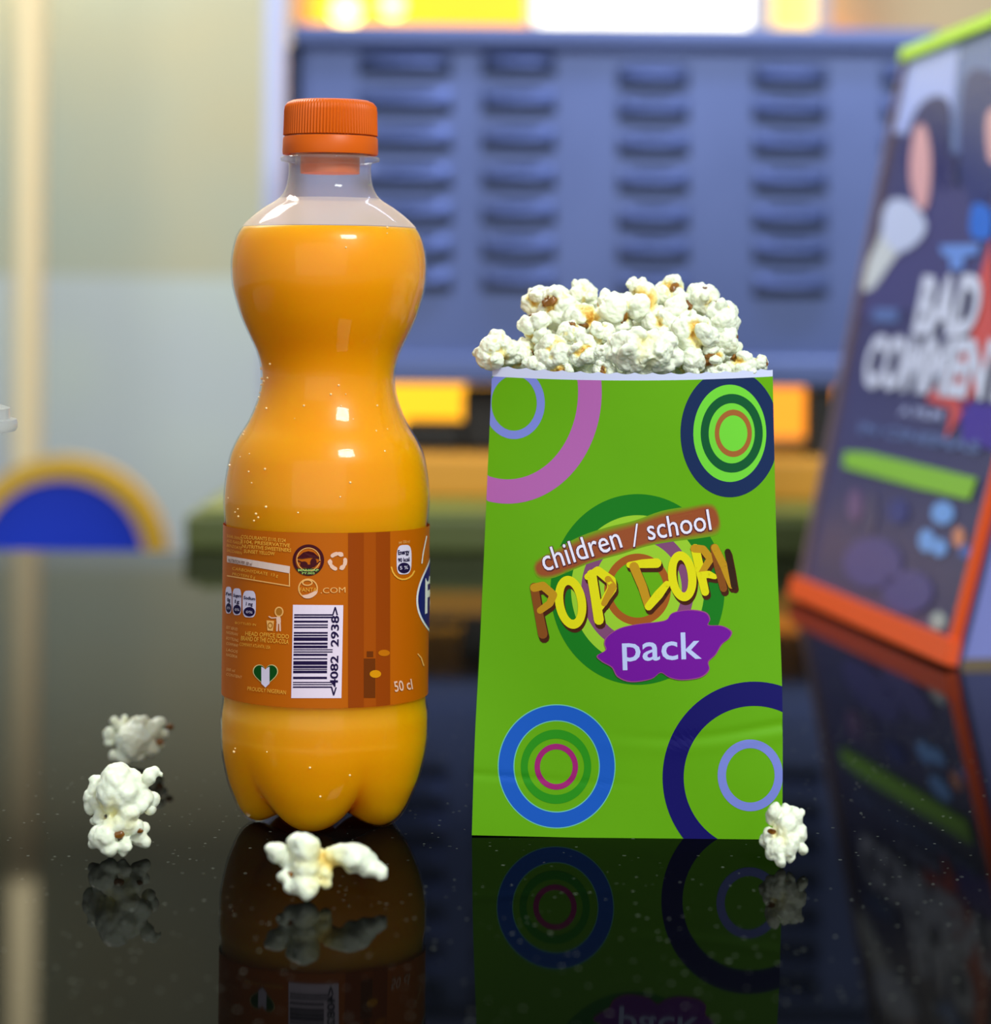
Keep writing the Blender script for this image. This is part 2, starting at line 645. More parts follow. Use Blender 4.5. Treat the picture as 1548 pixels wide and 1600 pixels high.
for ci, (x0, x1) in enumerate(cols):
    for k in range(7):
        yy = (111, 169, 227, 286, 342, 397, 448)[k] if ci < 2 else (131, 182, 236, 293, 350, 401, 456)[k]
        a = P(x0, yy - 30, MD)
        b = P(x1, yy + 9, MD)
        zs = P(x0, yy - 6, MD).z
        bm = bmesh.new()
        n = 14
        prof = []
        for i in range(n + 1):
            t = i / n
            bulge = math.sin(math.pi * t) ** 0.4 if 0 < t < 1 else 0.0
            x = a.x + (b.x - a.x) * t
            prof.append((x, bulge))
        topv = [bm.verts.new((x, MD - 0.0005, a.z)) for x, _ in prof]
        midv = [bm.verts.new((x, MD - 0.0005 - 0.007 * g, a.z + (zs - a.z) * 0.55)) for x, g in prof]
        botv = [bm.verts.new((x, MD - 0.0005 - 0.013 * g, zs)) for x, g in prof]
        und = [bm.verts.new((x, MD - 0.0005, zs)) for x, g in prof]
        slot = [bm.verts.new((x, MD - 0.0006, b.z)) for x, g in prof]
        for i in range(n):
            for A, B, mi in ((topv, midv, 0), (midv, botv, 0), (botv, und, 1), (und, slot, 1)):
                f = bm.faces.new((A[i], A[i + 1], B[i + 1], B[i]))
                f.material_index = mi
                f.smooth = True
        build('louvre', bm, [M_STEEL, M_SLOT], mach)
RISER_TOP = P(900, 716, 1.75).z
for (x0, x1, dd) in ((1264, 1304, 0.0), (470, 508, 0.0), (1264, 1304, 0.2), (470, 508, 0.2)):
    l2, h2 = pbox(x0, 588, x1, 700, MD + 0.005 + dd, 0.03)
    box_obj('leg', (l2[0], l2[1], RISER_TOP), (h2[0], h2[1], lo[2] + 0.001), M_BLACK, mach, 0.002)

# black unit below the machine, the amber riser board and the olive tray
l2, h2 = pbox(722, 612, 1186, 735, MD + 0.03, 0.10)
bu = thing('black_appliance', ((l2[0] + h2[0]) / 2, MD + 0.06, RISER_TOP), 'black boxy appliance tucked under the metal machine behind the bag', 'appliance')
box_obj('housing', (l2[0], l2[1], RISER_TOP), h2, M_BLACK, bu, 0.004)
l3, h3 = pbox(628, 664, 730, 738, MD + 0.03, 0.09)
box_obj('side_drawer', (l3[0], l3[1], RISER_TOP), (l2[0] - 0.0005, h3[1], h3[2]), M_BLACK, bu, 0.003)
l3, h3 = pbox(440, 716, 1420, 806, 1.75, 0.33)
rs = thing('amber_riser', ((l3[0] + h3[0]) / 2, 1.9, TRAY_TOP), 'amber tan board raising the metal machine above the olive tray', 'board')
box_obj('riser_board', (l3[0], l3[1], TRAY_TOP), (h3[0], h3[1], RISER_TOP), mat('amber tan board', (222, 152, 44), 0.5), rs, 0.003)

M_TRAY = mat('olive tray', (112, 118, 44), 0.45)
l2, h2 = pbox(288, 808, 1420, 868, 1.632, 0.55)
tray = thing('olive_tray', ((l2[0] + h2[0]) / 2, 1.9, 0), 'dark olive low tray the metal machine stands on', 'tray')
box_obj('tray_base', (l2[0], l2[1], 0.0), (h2[0], 2.12, TRAY_TOP - 0.004), mat('dark olive base', (84, 92, 40), 0.5), tray, 0.003)
box_obj('tray_deck', (l2[0] + 0.008, l2[1] + 0.008, TRAY_TOP - 0.004), (h2[0] - 0.008, 2.11, TRAY_TOP), M_TRAY, tray, 0.0015)

# ------------------------------------------------------------------ display stand (tent) with film poster
dBL, dBR = P(1249, 935, 1.385), P(1492, 1042, 1.126)
dBL.z = dBR.z = 0.0008
dTL = P(1420, 78, 1.40)
nrm = (dBR - dBL).cross(dTL - dBL).normalized()
if nrm.y > 0:
    nrm = -nrm
CAMP = Vector((0, 0, H))


def on_plane(px, py, lift=0.0):
    d = P(px, py, 1.0) - CAMP
    t = (dBL - CAMP).dot(nrm) / d.dot(nrm)
    return CAMP + d * t + nrm * lift


dTR = on_plane(1774, -62)
ds = thing('display_stand', ((dBL.x + dBR.x) / 2 + 0.05, 1.22, 0), 'tall tent display with dark film poster and orange frame at right', 'display stand')
M_PDARK = mat('poster dark slate', (64, 62, 106), 0.3)
PM = {}
pmats = [M_PDARK]


def pm(name, rgb, rough=0.3):
    if name not in PM:
        PM[name] = len(pmats)
        pmats.append(mat('poster ' + name, rgb, rough))
    return PM[name]


bm = bmesh.new()
q = [(1420, 78), (1774, -62), (1492, 1042), (1249, 935)]
quad(bm, on_plane, [(1420, 78), (1774, -62), (1492, 1042), (1249, 935)], 0, 0.0, 1, 1)
# make the panel corners exact
bm.free()
bm = bmesh.new()
vs = [bm.verts.new(v) for v in (dTL, dTR, dBR, dBL)]
bm.faces.new(vs)
off = -nrm * 0.003
vb = [bm.verts.new(v + off) for v in (dTL, dTR, dBR, dBL)]
bm.faces.new(list(reversed(vb)))
for k in range(4):
    k2 = (k + 1) % 4
    bm.faces.new((vs[k2], vs[k], vb[k], vb[k2]))
L1, L2, L3, L4 = 0.0004, 0.0008, 0.0012, 0.0016
mp = on_plane
c_sky = pm('pale blue', (168, 182, 240))
poly(bm, mp, [(1420, 84), (1500, 54), (1492, 190), (1420, 210), (1392, 208)], c_sky, L1)
c_teal = pm('grey blue', (96, 116, 170))
poly(bm, mp, [(1500, 54), (1580, 20), (1572, 240), (1490, 300), (1486, 200)], c_teal, L1)
c_navy = pm('deep navy', (30, 24, 92))
fan(bm, mp, spline_closed([(1432, 175), (1462, 150), (1486, 165), (1484, 230), (1476, 300), (1450, 250), (1428, 290), (1412, 240)]), c_navy, L2)
fan(bm, mp, spline_closed([(1508, 130), (1540, 110), (1575, 150), (1570, 260), (1530, 330), (1502, 260)]), pm('navy blue', (38, 44, 110)), L2)
c_skin = pm('rosy skin', (222, 168, 172))
fan(bm, mp, spline_closed([(1432, 205), (1448, 198), (1458, 250), (1452, 320), (1436, 322), (1424, 270)]), c_skin, L3)
fan(bm, mp, spline_closed([(1545, 180), (1570, 175), (1572, 250), (1548, 250)]), c_skin, L3)
c_body = pm('dark violet', (70, 66, 118))
poly(bm, mp, [(1395, 330), (1480, 240), (1560, 240), (1560, 400), (1500, 470), (1340, 500), (1360, 420)], c_body, L1)
c_white = pm('sleeve white', (196, 206, 240))
fan(bm, mp, spline_closed([(1398, 312), (1428, 318), (1450, 350), (1440, 376), (1408, 395), (1384, 372), (1382, 335)]), c_white, L3)
fan(bm, mp, spline_closed([(1386, 350), (1412, 380), (1388, 420), (1366, 450), (1350, 452), (1356, 415), (1372, 380)]), pm('sleeve cream', (206, 212, 218)), L2)
fan(bm, mp, spline_closed([(1524, 320), (1552, 330), (1550, 372), (1520, 368)]), pm('bright blue', (40, 110, 220)), L3)
c_red = pm('warm red', (214, 84, 78))
poly(bm, mp, [(1552, 370), (1530, 440), (1518, 530), (1448, 626), (1488, 640), (1478, 690), (1560, 560)], c_red, L2)
c_purple = pm('violet', (70, 44, 160))
poly(bm, mp, [(1502, 626), (1570, 636), (1562, 706), (1506, 690)], c_purple, L2)
c_blue = pm('sky blue lettering', (110, 150, 232))
poly(bm, mp, [(1472, 384), (1534, 382), (1530, 398), (1510, 402), (1508, 422), (1488, 422), (1486, 402), (1474, 398)], c_blue, L3)
poly(bm, mp, [(1368, 482), (1406, 484), (1404, 504), (1364, 502)], pm('dull blue', (92, 116, 176)), L2)
# title and small lines laid along the panel's own axes
eu, ev = (dBR - dBL), (dTL - dBL)


def ab(px, py):
    p = on_plane(px, py) - dBL
    uu, uv, vv = eu.dot(eu), eu.dot(ev), ev.dot(ev)
    pu, pv = p.dot(eu), p.dot(ev)
    det = uu * vv - uv * uv
    return ((pu * vv - pv * uv) / det, (pv * uu - pu * uv) / det)


def panel_map(a, b, lift=0.0):
    return dBL + eu * a + ev * b + nrm * lift


def ptext(body, x0, ybase, x1, ytop, mi, lift, bold=0.0):
    a0, b0 = ab(x0, ybase)
    a1, _ = ab(x1, ybase)
    _, b1 = ab(x0 + (ybase - ytop) * 0.2, ytop)
    vs_, fs_, w = text_mesh(body, bold)
    out = [bm.verts.new(panel_map(a0 + vx / w * (a1 - a0), b0 + vy / 0.729 * (b1 - b0), lift)) for vx, vy in vs_]
    for f in fs_:
        ff = bm.faces.new([out[i] for i in f])
        ff.material_index = mi


c_title = pm('title white', (214, 220, 246))
ptext('BAD', 1430, 518, 1528, 432, c_title, L4, 0.05)
ptext('COMMENTS', 1350, 600, 1606, 524, c_title, L4, 0.05)
ptext('A FILM', 1408, 648, 1476, 634, pm('line pale', (176, 186, 232)), L3, 0.03)
ptext('IN CINEMAS', 1345, 676, 1540, 660, pm('line dim', (104, 124, 180)), L3, 0.03)
c_lime = pm('lime band', (140, 200, 50))
poly(bm, mp, [(1322, 706), (1360, 708), (1530, 748), (1518, 782), (1440, 764), (1320, 730)], c_lime, L3)
for (x, y, rx, ry, nm, c) in ((1475, 802, 18, 18, 'light blue', (120, 170, 245)), (1450, 845, 13, 18, 'light blue', 0), (1470, 856, 12, 14, 'light blue', 0),
                              (1500, 840, 10, 16, 'orange', (214, 140, 110)), (1468, 970, 13, 14, 'pale grey', (160, 176, 180)),
                              (1338, 790, 12, 26, 'mauve', (110, 84, 130)), (1362, 800, 9, 34, 'mauve grey', (84, 78, 112)), (1405, 800, 16, 20, 'ink blue', (54, 60, 130)),
                              (1510, 862, 10, 12, 'mid blue', (70, 100, 180)), (1365, 880, 46, 40, 'bruise violet', (76, 72, 138)), (1420, 925, 40, 34, 'bruise violet', 0)):
    disc(bm, mp, x, y, rx, ry, pm(nm, c or (0, 0, 0)), L2, 32, 1)
build('poster_panel', bm, pmats, ds)


def bar(name, a, b, w_dir, w, t_dir, t, m, parent):
    """rectangular bar from a to b with width along w_dir and thickness along t_dir"""
    bm = bmesh.new()
    vs = []
    for p in (a, b):
        for (i, j) in ((0, 0), (1, 0), (1, 1), (0, 1)):
            vs.append(bm.verts.new(p + w_dir * (w * i) + t_dir * (t * j)))
    for f in ((0, 1, 2, 3), (7, 6, 5, 4), (0, 4, 5, 1), (1, 5, 6, 2), (2, 6, 7, 3), (3, 7, 4, 0)):
        bm.faces.new([vs[i] for i in f])
    bmesh.ops.recalc_face_normals(bm, faces=bm.faces)
    return build(name, bm, m, parent)


M_ORANGE = mat('orange frame', (236, 84, 24), 0.35)
M_LIMEBAR = mat('lime frame', (186, 236, 20), 0.35)
eun, evn = eu.normalized(), ev.normalized()
bar('bottom_frame', dBL - eun * 0.003, dBR + eun * 0.003, evn, 0.011, nrm, 0.006, M_ORANGE, ds)
bar('side_frame', dBR, dTR, -eun, 0.006, nrm, 0.004, M_ORANGE, ds)
bar('side_frame', dBL, dTL, eun, 0.004, nrm, 0.003, mat('dull bronze frame', (120, 100, 110), 0.4), ds)
bar('top_frame', dTL - eun * 0.002, dTR, -evn, 0.007, nrm, 0.004, M_LIMEBAR, ds)
# the far leaf and the pale end panel of the tent
back_off = Vector((0.16, 0.03, 0))
bm = bmesh.new()
vs = [bm.verts.new(v) for v in (dTL + off, dTR + off, dBR + back_off, dBL + back_off)]
bm.faces.new(vs)
vb = [bm.verts.new(v - Vector((0.003, 0, 0))) for v in (dTL + off, dTR + off, dBR + back_off, dBL + back_off)]
bm.faces.new(list(reversed(vb)))
build('back_panel', bm, mat('pale violet board', (142, 148, 222), 0.5), ds)
bm = bmesh.new()
vs = [bm.verts.new(v) for v in (dTR + off + Vector((0, 0.004, -0.01)), dBR + off + Vector((0, 0.004, 0.003)), dBR + back_off + Vector((-0.004, 0.004, 0.003)))]
bm.faces.new(vs)
vb = [bm.verts.new(v.co + Vector((0, 0.003, 0))) for v in vs]
bm.faces.new(list(reversed(vb)))
build('end_panel', bm, mat('pale violet board', (142, 148, 222), 0.5), ds)

# ------------------------------------------------------------------ bottle
BY = 0.78
BX = -260.5 * BY / F
S = BY / F


def zb(y):
    return H - (y - PY + 2.5) * S


prof_px = [(258.7, 64), (272, 64.2), (282.5, 65.5), (296.7, 69.5), (311, 79.5), (325, 101), (339.5, 120), (353.7, 134.5), (365, 142.5), (377.5, 147.5),
           (401, 152.2), (425, 152.9), (448.7, 150.5), (472.5, 144.5), (496, 136.7), (520, 126), (546.5, 113.5), (570, 106.5),
           (593, 104.5), (616, 107.7), (639.5, 115.2), (663, 126.2), (686, 140.7), (709, 151), (732.5, 156), (756, 159.5), (779, 161),
           (802, 159.8), (825.6, 158.2), (1000, 159), (1090, 159.3), (1099, 159.8), (1114, 162), (1148, 161.9)]
FOOT = [(0.0316, 0.0259), (0.03125, 0.0210), (0.0304, 0.0163), (0.0292, 0.0114), (0.0274, 0.0068), (0.0263, 0.0043), (0.0245, 0.0018),
        (0.0222, 0.0003), (0.0205, 0.0), (0.0185, 0.0006), (0.016, 0.0020), (0.012, 0.0040), (0.006, 0.0056), (0.0, 0.0060)]
VALLEY = [(0.0316, 0.0259), (0.0309, 0.0220), (0.0298, 0.0185), (0.0283, 0.0150), (0.0262, 0.0120), (0.0242, 0.0100), (0.0215, 0.0080),
          (0.0190, 0.0068), (0.0170, 0.0062), (0.0150, 0.0060), (0.0125, 0.0060), (0.009, 0.0060), (0.005, 0.0060), (0.0, 0.0060)]
FOOT_A0 = math.radians(-8)


def resample(pts, n):
    """n+1 points evenly by index with smooth interpolation"""
    L = len(pts) - 1
    rs = [(i, p[0]) for i, p in enumerate(pts)]
    zs = [(i, p[1]) for i, p in enumerate(pts)]
    return [(max(interp(rs, L * k / n), 0), interp(zs, L * k / n)) for k in range(n + 1)]


def bottle_rings(bm, inset, y_top, n=120, mi=0, close_top=False):
    rings = []
    ys = []
    y = y_top
    while y < 1148:
        ys.append(y)
        y += 4.0
    for y in ys:
        r = interp(prof_px, y) * S - inset
        rings.append([bm.verts.new((BX + r * math.sin(2 * math.pi * k / n), BY - r * math.cos(2 * math.pi * k / n), zb(y))) for k in range(n)])
    ft, vl = resample(FOOT, 40), resample(VALLEY, 40)
    for j in range(41):
        if j == 40:
            rings.append([bm.verts.new((BX, BY, ft[j][1] + inset))])
            break
        ringv = []
        for k in range(n):
            a = 2 * math.pi * k / n
            w = abs(math.cos(2.5 * (a - FOOT_A0))) ** 0.75
            r = ft[j][0] * w + vl[j][0] * (1 - w)
            z = ft[j][1] * w + vl[j][1] * (1 - w)
            r = max(r - inset, 0.0002)
            ringv.append(bm.verts.new((BX + r * math.sin(a), BY - r * math.cos(a), z + inset)))
        rings.append(ringv)
    for A, B in zip(rings, rings[1:]):
        for k in range(n):
            k2 = (k + 1) % n
            vs = (A[k], A[k2], B[0]) if len(B) == 1 else (A[k], A[k2], B[k2], B[k])
            f = bm.faces.new(vs)
            f.smooth = True
            f.material_index = mi
    if close_top:
        f = bm.faces.new(rings[0])
        f.material_index = mi
    bmesh.ops.recalc_face_normals(bm, faces=bm.faces)
    return rings


bottle = thing('soda_bottle', (BX, BY, 0), 'clear plastic bottle of orange soda with orange cap and wrap label', 'bottle')

# orange drink: cloudy, light passes a little way in
m = bpy.data.materials.new('orange soda')
m.use_nodes = True
b = m.node_tree.nodes['Principled BSDF']
b.inputs['Base Color'].default_value = (1.0, 0.35, 0.0005, 1)
b.inputs['Roughness'].default_value = 0.35
b.inputs['Specular IOR Level'].default_value = 0.2
b.inputs['Subsurface Weight'].default_value = 1.0
b.inputs['Subsurface Radius'].default_value = (1.0, 0.7, 0.1)
b.inputs['Subsurface Scale'].default_value = 0.02
M_SODA = m

# thin clear plastic wall
m = bpy.data.materials.new('clear plastic')
m.use_nodes = True
nt = m.node_tree
N, L = nt.nodes, nt.links
N.remove(N['Principled BSDF'])
tr = N.new('ShaderNodeBsdfTransparent')
tr.inputs[0].default_value = (0.97, 0.98, 0.98, 1)
gl = N.new('ShaderNodeBsdfGlossy')
gl.inputs['Roughness'].default_value = 0.06
fr = N.new('ShaderNodeLayerWeight')
fr.inputs['Blend'].default_value = 0.5
pw = N.new('ShaderNodeMath')
pw.operation = 'POWER'
pw.inputs[1].default_value = 4.5
L.new(fr.outputs['Facing'], pw.inputs[0])
ma = N.new('ShaderNodeMath')
ma.operation = 'MULTIPLY_ADD'
ma.inputs[1].default_value = 0.7
ma.inputs[2].default_value = 0.016
L.new(pw.outputs[0], ma.inputs[0])
mx = N.new('ShaderNodeMixShader')
L.new(ma.outputs[0], mx.inputs[0])
L.new(tr.outputs[0], mx.inputs[1])
L.new(gl.outputs[0], mx.inputs[2])
L.new(mx.outputs[0], N['Material Output'].inputs[0])
M_PET = m
# the same wall whitened: light reflected in the dome put into its colour
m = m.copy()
m.name = 'painted gleam plastic'
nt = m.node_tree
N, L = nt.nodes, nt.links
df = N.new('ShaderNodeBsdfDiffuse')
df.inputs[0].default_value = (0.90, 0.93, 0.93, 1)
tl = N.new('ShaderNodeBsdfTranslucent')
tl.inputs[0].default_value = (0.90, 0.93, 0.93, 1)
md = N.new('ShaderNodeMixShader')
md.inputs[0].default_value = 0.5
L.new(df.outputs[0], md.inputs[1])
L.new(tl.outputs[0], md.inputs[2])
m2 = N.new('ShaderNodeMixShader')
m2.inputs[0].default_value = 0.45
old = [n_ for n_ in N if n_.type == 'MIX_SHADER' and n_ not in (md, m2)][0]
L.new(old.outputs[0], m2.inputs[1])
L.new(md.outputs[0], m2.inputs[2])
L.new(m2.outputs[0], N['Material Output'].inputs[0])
M_GLEAM = m

M_NECK = M_GLEAM.copy()  # fainter mix: the neck's white highlights put into its colour
M_NECK.name = 'faint painted gleam plastic'
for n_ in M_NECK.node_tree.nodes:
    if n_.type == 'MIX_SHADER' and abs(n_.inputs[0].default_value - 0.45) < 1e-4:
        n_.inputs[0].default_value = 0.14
LEVEL_Y = 356
bm = bmesh.new()
bottle_rings(bm, 0.0005, LEVEL_Y, close_top=True)
build('drink', bm, M_SODA, bottle)
bm = bmesh.new()
n = 120
rings = bottle_rings(bm, 0.0, 258.7)
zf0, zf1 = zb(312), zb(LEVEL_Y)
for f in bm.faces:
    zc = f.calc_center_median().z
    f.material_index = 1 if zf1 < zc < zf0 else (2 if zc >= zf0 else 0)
# neck finish with support ring
neck = [(64 * S, zb(258.7)), (65 * S, zb(255)), (76.5 * S, zb(252)), (77.5 * S, zb(249.5)), (77.5 * S, zb(247.5)), (74 * S, zb(245.5)), (62 * S, zb(244)),
        (62 * S, zb(175)), (54 * S, zb(175)), (54 * S, zb(258))]
lathe(bm, neck, 120, (BX, BY), mi=2)
build('clear_shell', bm, [M_PET, M_GLEAM, M_NECK], bottle)

# cap
M_CAP = mat('orange cap plastic', (214, 92, 2), 0.42, 0.25)
bm = bmesh.new()
cap_prof = [(0, zb(157)), (40 * S, zb(157)), (60 * S, zb(158)), (67 * S, zb(161)), (71 * S, zb(167)), (72 * S, zb(175)), (73 * S, zb(212)), (71.5 * S, zb(213)),
            (66 * S, zb(213)), (66 * S, zb(165)), (0, zb(165))]


def rib(a, r, z):
    if r > 70.5 * S and z > zb(213):
        return r + 0.00017 * math.cos(a * 90)
    return r


lathe(bm, cap_prof, 720, (BX, BY), mod=rib)
cap = build('cap', bm, M_CAP, bottle)
smooth_by_angle(cap, 40)
bm = bmesh.new()
lathe(bm, [(72.5 * S, zb(214.5)), (74 * S, zb(217)), (74.8 * S, zb(238)), (74 * S, zb(242)), (66 * S, zb(242)), (66 * S, zb(214.5)), (72.5 * S, zb(214.5))], 160, (BX, BY))
smooth_by_angle(build('tamper_ring', bm, M_CAP, bottle), 40)
bm = bmesh.new()
lathe(bm, [(0, zb(244)), (46 * S, zb(244)), (46.5 * S, zb(262)), (46 * S, zb(271)), (0, zb(272))], 80, (BX, BY))
smooth_by_angle(build('cap_reflection', bm, M_CAP, bottle), 40)  # orange cylinder standing in for the cap's reflection seen through the neck

# wrap label
LR = 159.0 * S + 0.0004
LZ0, LZ1 = 0.0388, 0.0901


def on_label(px, py, lift=0.0):
    u, v = px - PX, py - PY
    u0 = (u * CR + v * SR) / F
    v0 = (-u * SR + v * CR) / F
    R = LR + lift
    a = u0 * u0 + 1
    bq = -2 * (u0 * BX + BY)
    cq = BX * BX + BY * BY - R * R
    disc_ = bq * bq - 4 * a * cq
    D = (-bq - math.sqrt(max(disc_, 0))) / (2 * a)
    p = Vector((u0 * D, D, H - v0 * D))
    w = Vector((p.x - BX, p.y - BY))
    w = w.normalized() * R
    return Vector((BX + w.x, BY + w.y, min(max(p.z, LZ0), LZ1)))


lmats = []
LM = {}


def lm(name, rgb, rough=0.35):
    if name not in LM:
        LM[name] = len(lmats)
        lmats.append(mat('label ' + name, rgb, rough, 0.12))
    return LM[name]


bm = bmesh.new()
base = lm('orange brown film', (190, 94, 4))
n = 160
ra = [bm.verts.new((BX + LR * math.sin(2 * math.pi * k / n), BY - LR * math.cos(2 * math.pi * k / n), LZ0)) for k in range(n)]
rb = [bm.verts.new((BX + LR * math.sin(2 * math.pi * k / n), BY - LR * math.cos(2 * math.pi * k / n), LZ1)) for k in range(n)]
for k in range(n):
    f = bm.faces.new((ra[k], ra[(k + 1) % n], rb[(k + 1) % n], rb[k]))
    f.smooth = True
    f.material_index = base


def lx(x):
    return 340 + x / 4.4229


def ly(y):
    return 810 + y / 4.4229


def lq(x0, y0, x1, y1, mi, lift, dy=0.0, nx=6, ny=3):
    """rectangle in label-crop units; dy lowers its right end"""
    quad(bm, on_label, [(lx(x0), ly(y0)), (lx(x1), ly(y0 + dy)), (lx(x1), ly(y1 + dy)), (lx(x0), ly(y1))], mi, lift, nx, ny)


def lt(body, x, y, w, cap, mi, ang=0.0, bold=0.01, lift=0.00025):
    text(bm, on_label, body, lx(x), ly(y), w / 4.4229, cap / 4.4229, mi, lift, ang, bold)


dark1 = lm('darker overlap film', (168, 76, 6))
dark2 = lm('brown overlap film', (152, 64, 4))
lq(902, 60, 1192, 1330, dark1, 0.00006, 0, 10, 10)
lq(902, 60, 1010, 1330, dark2, 0.00010, 0, 6, 10)
lq(1095, 60, 1192, 1330, dark2, 0.00010, 0, 6, 10)
lq(1010, 968, 1090, 1240, lm('bottle mark brown', (112, 50, 8)), 0.00016)
lq(1030, 918, 1075, 958, lm('bottle mark brown', (112, 50, 8)), 0.00016)
disc(bm, on_label, lx(1090), ly(1075), 9, 6, lm('yellow spot', (222, 146, 8)), 0.0002, 24, 1)
disc(bm, on_label, lx(1150), ly(930), 9, 5, lm('amber spot', (200, 112, 6)), 0.0002, 24, 1)
pale = lm('pale print', (236, 190, 168))
gold = lm('gold print', (240, 172, 62))
peach = lm('peach print', (240, 176, 100))
ink = lm('dark ink', (30, 14, 62))
maroon = lm('maroon ink', (70, 14, 24))
lav = lm('lavender white', (222, 208, 232))
# barcode
quad(bm, on_label, [(lx(520), ly(597)), (lx(868), ly(600)), (lx(855), ly(1242)), (lx(508), ly(1242))], lm('barcode white', (236, 216, 236)), 0.00012, 8, 8)
for (y0, y1, lg) in ((662, 672, 1), (678, 690, 1), (706, 720, 0), (732, 741, 0), (748, 758, 0), (785, 797, 0), (804, 815, 0), (822, 846, 0), (858, 872, 0),
                     (879, 897, 0), (904, 911, 1), (919, 927, 1), (935, 950, 0), (965, 975, 0), (986, 1012, 0), (1018, 1035, 0), (1040, 1047, 0),
                     (1052, 1070, 0), (1094, 1110, 0), (1130, 1137, 1), (1145, 1152, 1), (1161, 1171, 1)):
    sh = -(y0 - 600) * 0.018
    lq(530 + sh, y0, (800 if lg else 764) + sh, y1, ink, 0.0002, 0, 5, 1)
lt('<4082  2938>', 828, 1224, 612, 54, ink, math.radians(89), 0.022)
# round mark and recycling arrows
cx, cy = lx(627), ly(288)
ring(bm, on_label, cx, cy, 24.5, 24.5, 20, 20, maroon, 0.0002, 48, 1)
ring(bm, on_label, cx, cy - 1, 18.5, 18.5, 17.3, 17.3, peach, 0.0002, 48, 1)
poly(bm, on_label, [(cx - 18, cy - 3), (cx - 8, cy - 12), (cx, cy - 14), (cx + 8, cy - 12), (cx + 16, cy - 5), (cx + 24, cy - 4), (cx + 20, cy - 1), (cx + 4, cy - 4), (cx - 10, cy - 2)], maroon, 0.00022)
disc(bm, on_label, cx - 7, cy + 7, 6, 5, maroon, 0.00022, 20, 1)
disc(bm, on_label, cx + 8, cy + 4, 5, 7, maroon, 0.00022, 20, 1)
disc(bm, on_label, cx + 1, cy + 10, 6, 3, maroon, 0.00022, 20, 1)
stroke(bm, on_label, [(cx - 16, cy + 1), (cx - 9, cy + 4), (cx - 2, cy + 6)], 1.8, maroon, 0.00022)
stroke(bm, on_label, [(cx + 18, cy + 2), (cx + 12, cy + 7)], 1.8, maroon, 0.00022)
gpts = [(cx - 20, cy + 13), (cx + 20, cy + 13), (cx + 14, cy + 20), (cx, cy + 23.5), (cx - 14, cy + 20)]
poly(bm, on_label, gpts, lm('dark green ink', (30, 48, 16)), 0.00024)
lgreen = lm('light green print', (170, 206, 110))
text(bm, on_label, 'MANCAP', cx - 16, cy + 17.5, 32, 3.6, lgreen, 0.0003, 0, 0.02)
text(bm, on_label, 'FY.002', cx - 10, cy + 22, 20, 3.2, lgreen, 0.0003, 0, 0.02)
rc = (lx(829), ly(297))
for k in range(3):
    a0 = math.radians(-90 + 120 * k)
    arc = [(rc[0] + 12 * math.cos(a0 + t), rc[1] + 12 * math.sin(a0 + t)) for t in (-0.75, -0.5, -0.15)]
    stroke(bm, on_label, arc, 6, pale, 0.0002)
    arc = [(rc[0] + 12 * math.cos(a0 + t), rc[1] + 12 * math.sin(a0 + t)) for t in (0.18, 0.45, 0.7)]
    stroke(bm, on_label, arc, [6, 7.5, 3], pale, 0.0002)
# site logo
gx, gy = lx(624), ly(484)
ring(bm, on_label, gx, gy, 15.5, 15.5, 13.5, 13.5, peach, 0.0002, 40, 1)
ring(bm, on_label, gx - 1, gy - 9, 8.5, 5, 6.3, 3.2, peach, 0.00022, 30, 1)
fan(bm, on_label, spline_closed([(gx - 9, gy + 11), (gx, gy + 9), (gx + 14, gy + 3), (gx + 13, gy + 9), (gx + 4, gy + 15), (gx - 5, gy + 15)]), pale, 0.00024, 2)
text(bm, on_label, 'FANTA', gx - 13, gy + 5, 27, 6.5, gold, 0.0003, 0, 0.0)
lt('.COM', 712, 518, 172, 40, peach, math.radians(2), 0.0)
# left column of small print
lsl = -math.radians(5)
rows = [('COLOURANTS E110, E124', 470, 98, 170, 310), ('E104, PRESERVATIVE', 470, 130, 170, 340), ('NUTRITIVE SWEETENERS', 470, 163, 178, 340), ('SUNSET YELLOW', 350, 197, 190, 215)]
for body, xr_, yb, xl_, wd in ((r[0], r[1], r[2], r[3], r[4]) for r in rows):
    lt(body, xl_ - 10, yb + 40, wd, 25, gold, lsl, 0.012)
for k, yb in enumerate((150, 183, 216, 250)):
    lt(('SUGAR, ORANGE', 'ACID, FLAVOUR', 'BENZOATE', 'SACCHARIN')[k], 62, yb - 22, 105, 20, gold, -math.radians(12), 0.0)
quad(bm, on_label, [(lx(64), ly(258)), (lx(500), ly(331)), (lx(497), ly(380)), (lx(64), ly(302))], lm('nutrition band', (226, 196, 186)), 0.00014, 12, 2)
quad(bm, on_label, [(lx(492), ly(378)), (lx(500), ly(380)), (lx(500), ly(472)), (lx(492), ly(470))], peach, 0.0002, 1, 4)
quad(bm, on_label, [(lx(64), ly(392)), (lx(500), ly(464)), (lx(500), ly(472)), (lx(64), ly(400))], peach, 0.0002, 12, 1)
lt('NUTRITION PER 100 ml', 70, 300, 165, 24, lm('grey brown print', (120, 80, 66)), -math.radians(10), 0.008)
lt('CARBOHYDRATE  13 g', 100, 355, 320, 22, gold, -math.radians(9), 0.0)
lt('PROTEIN 0 g', 100, 392, 160, 20, gold, -math.radians(9), 0.0)
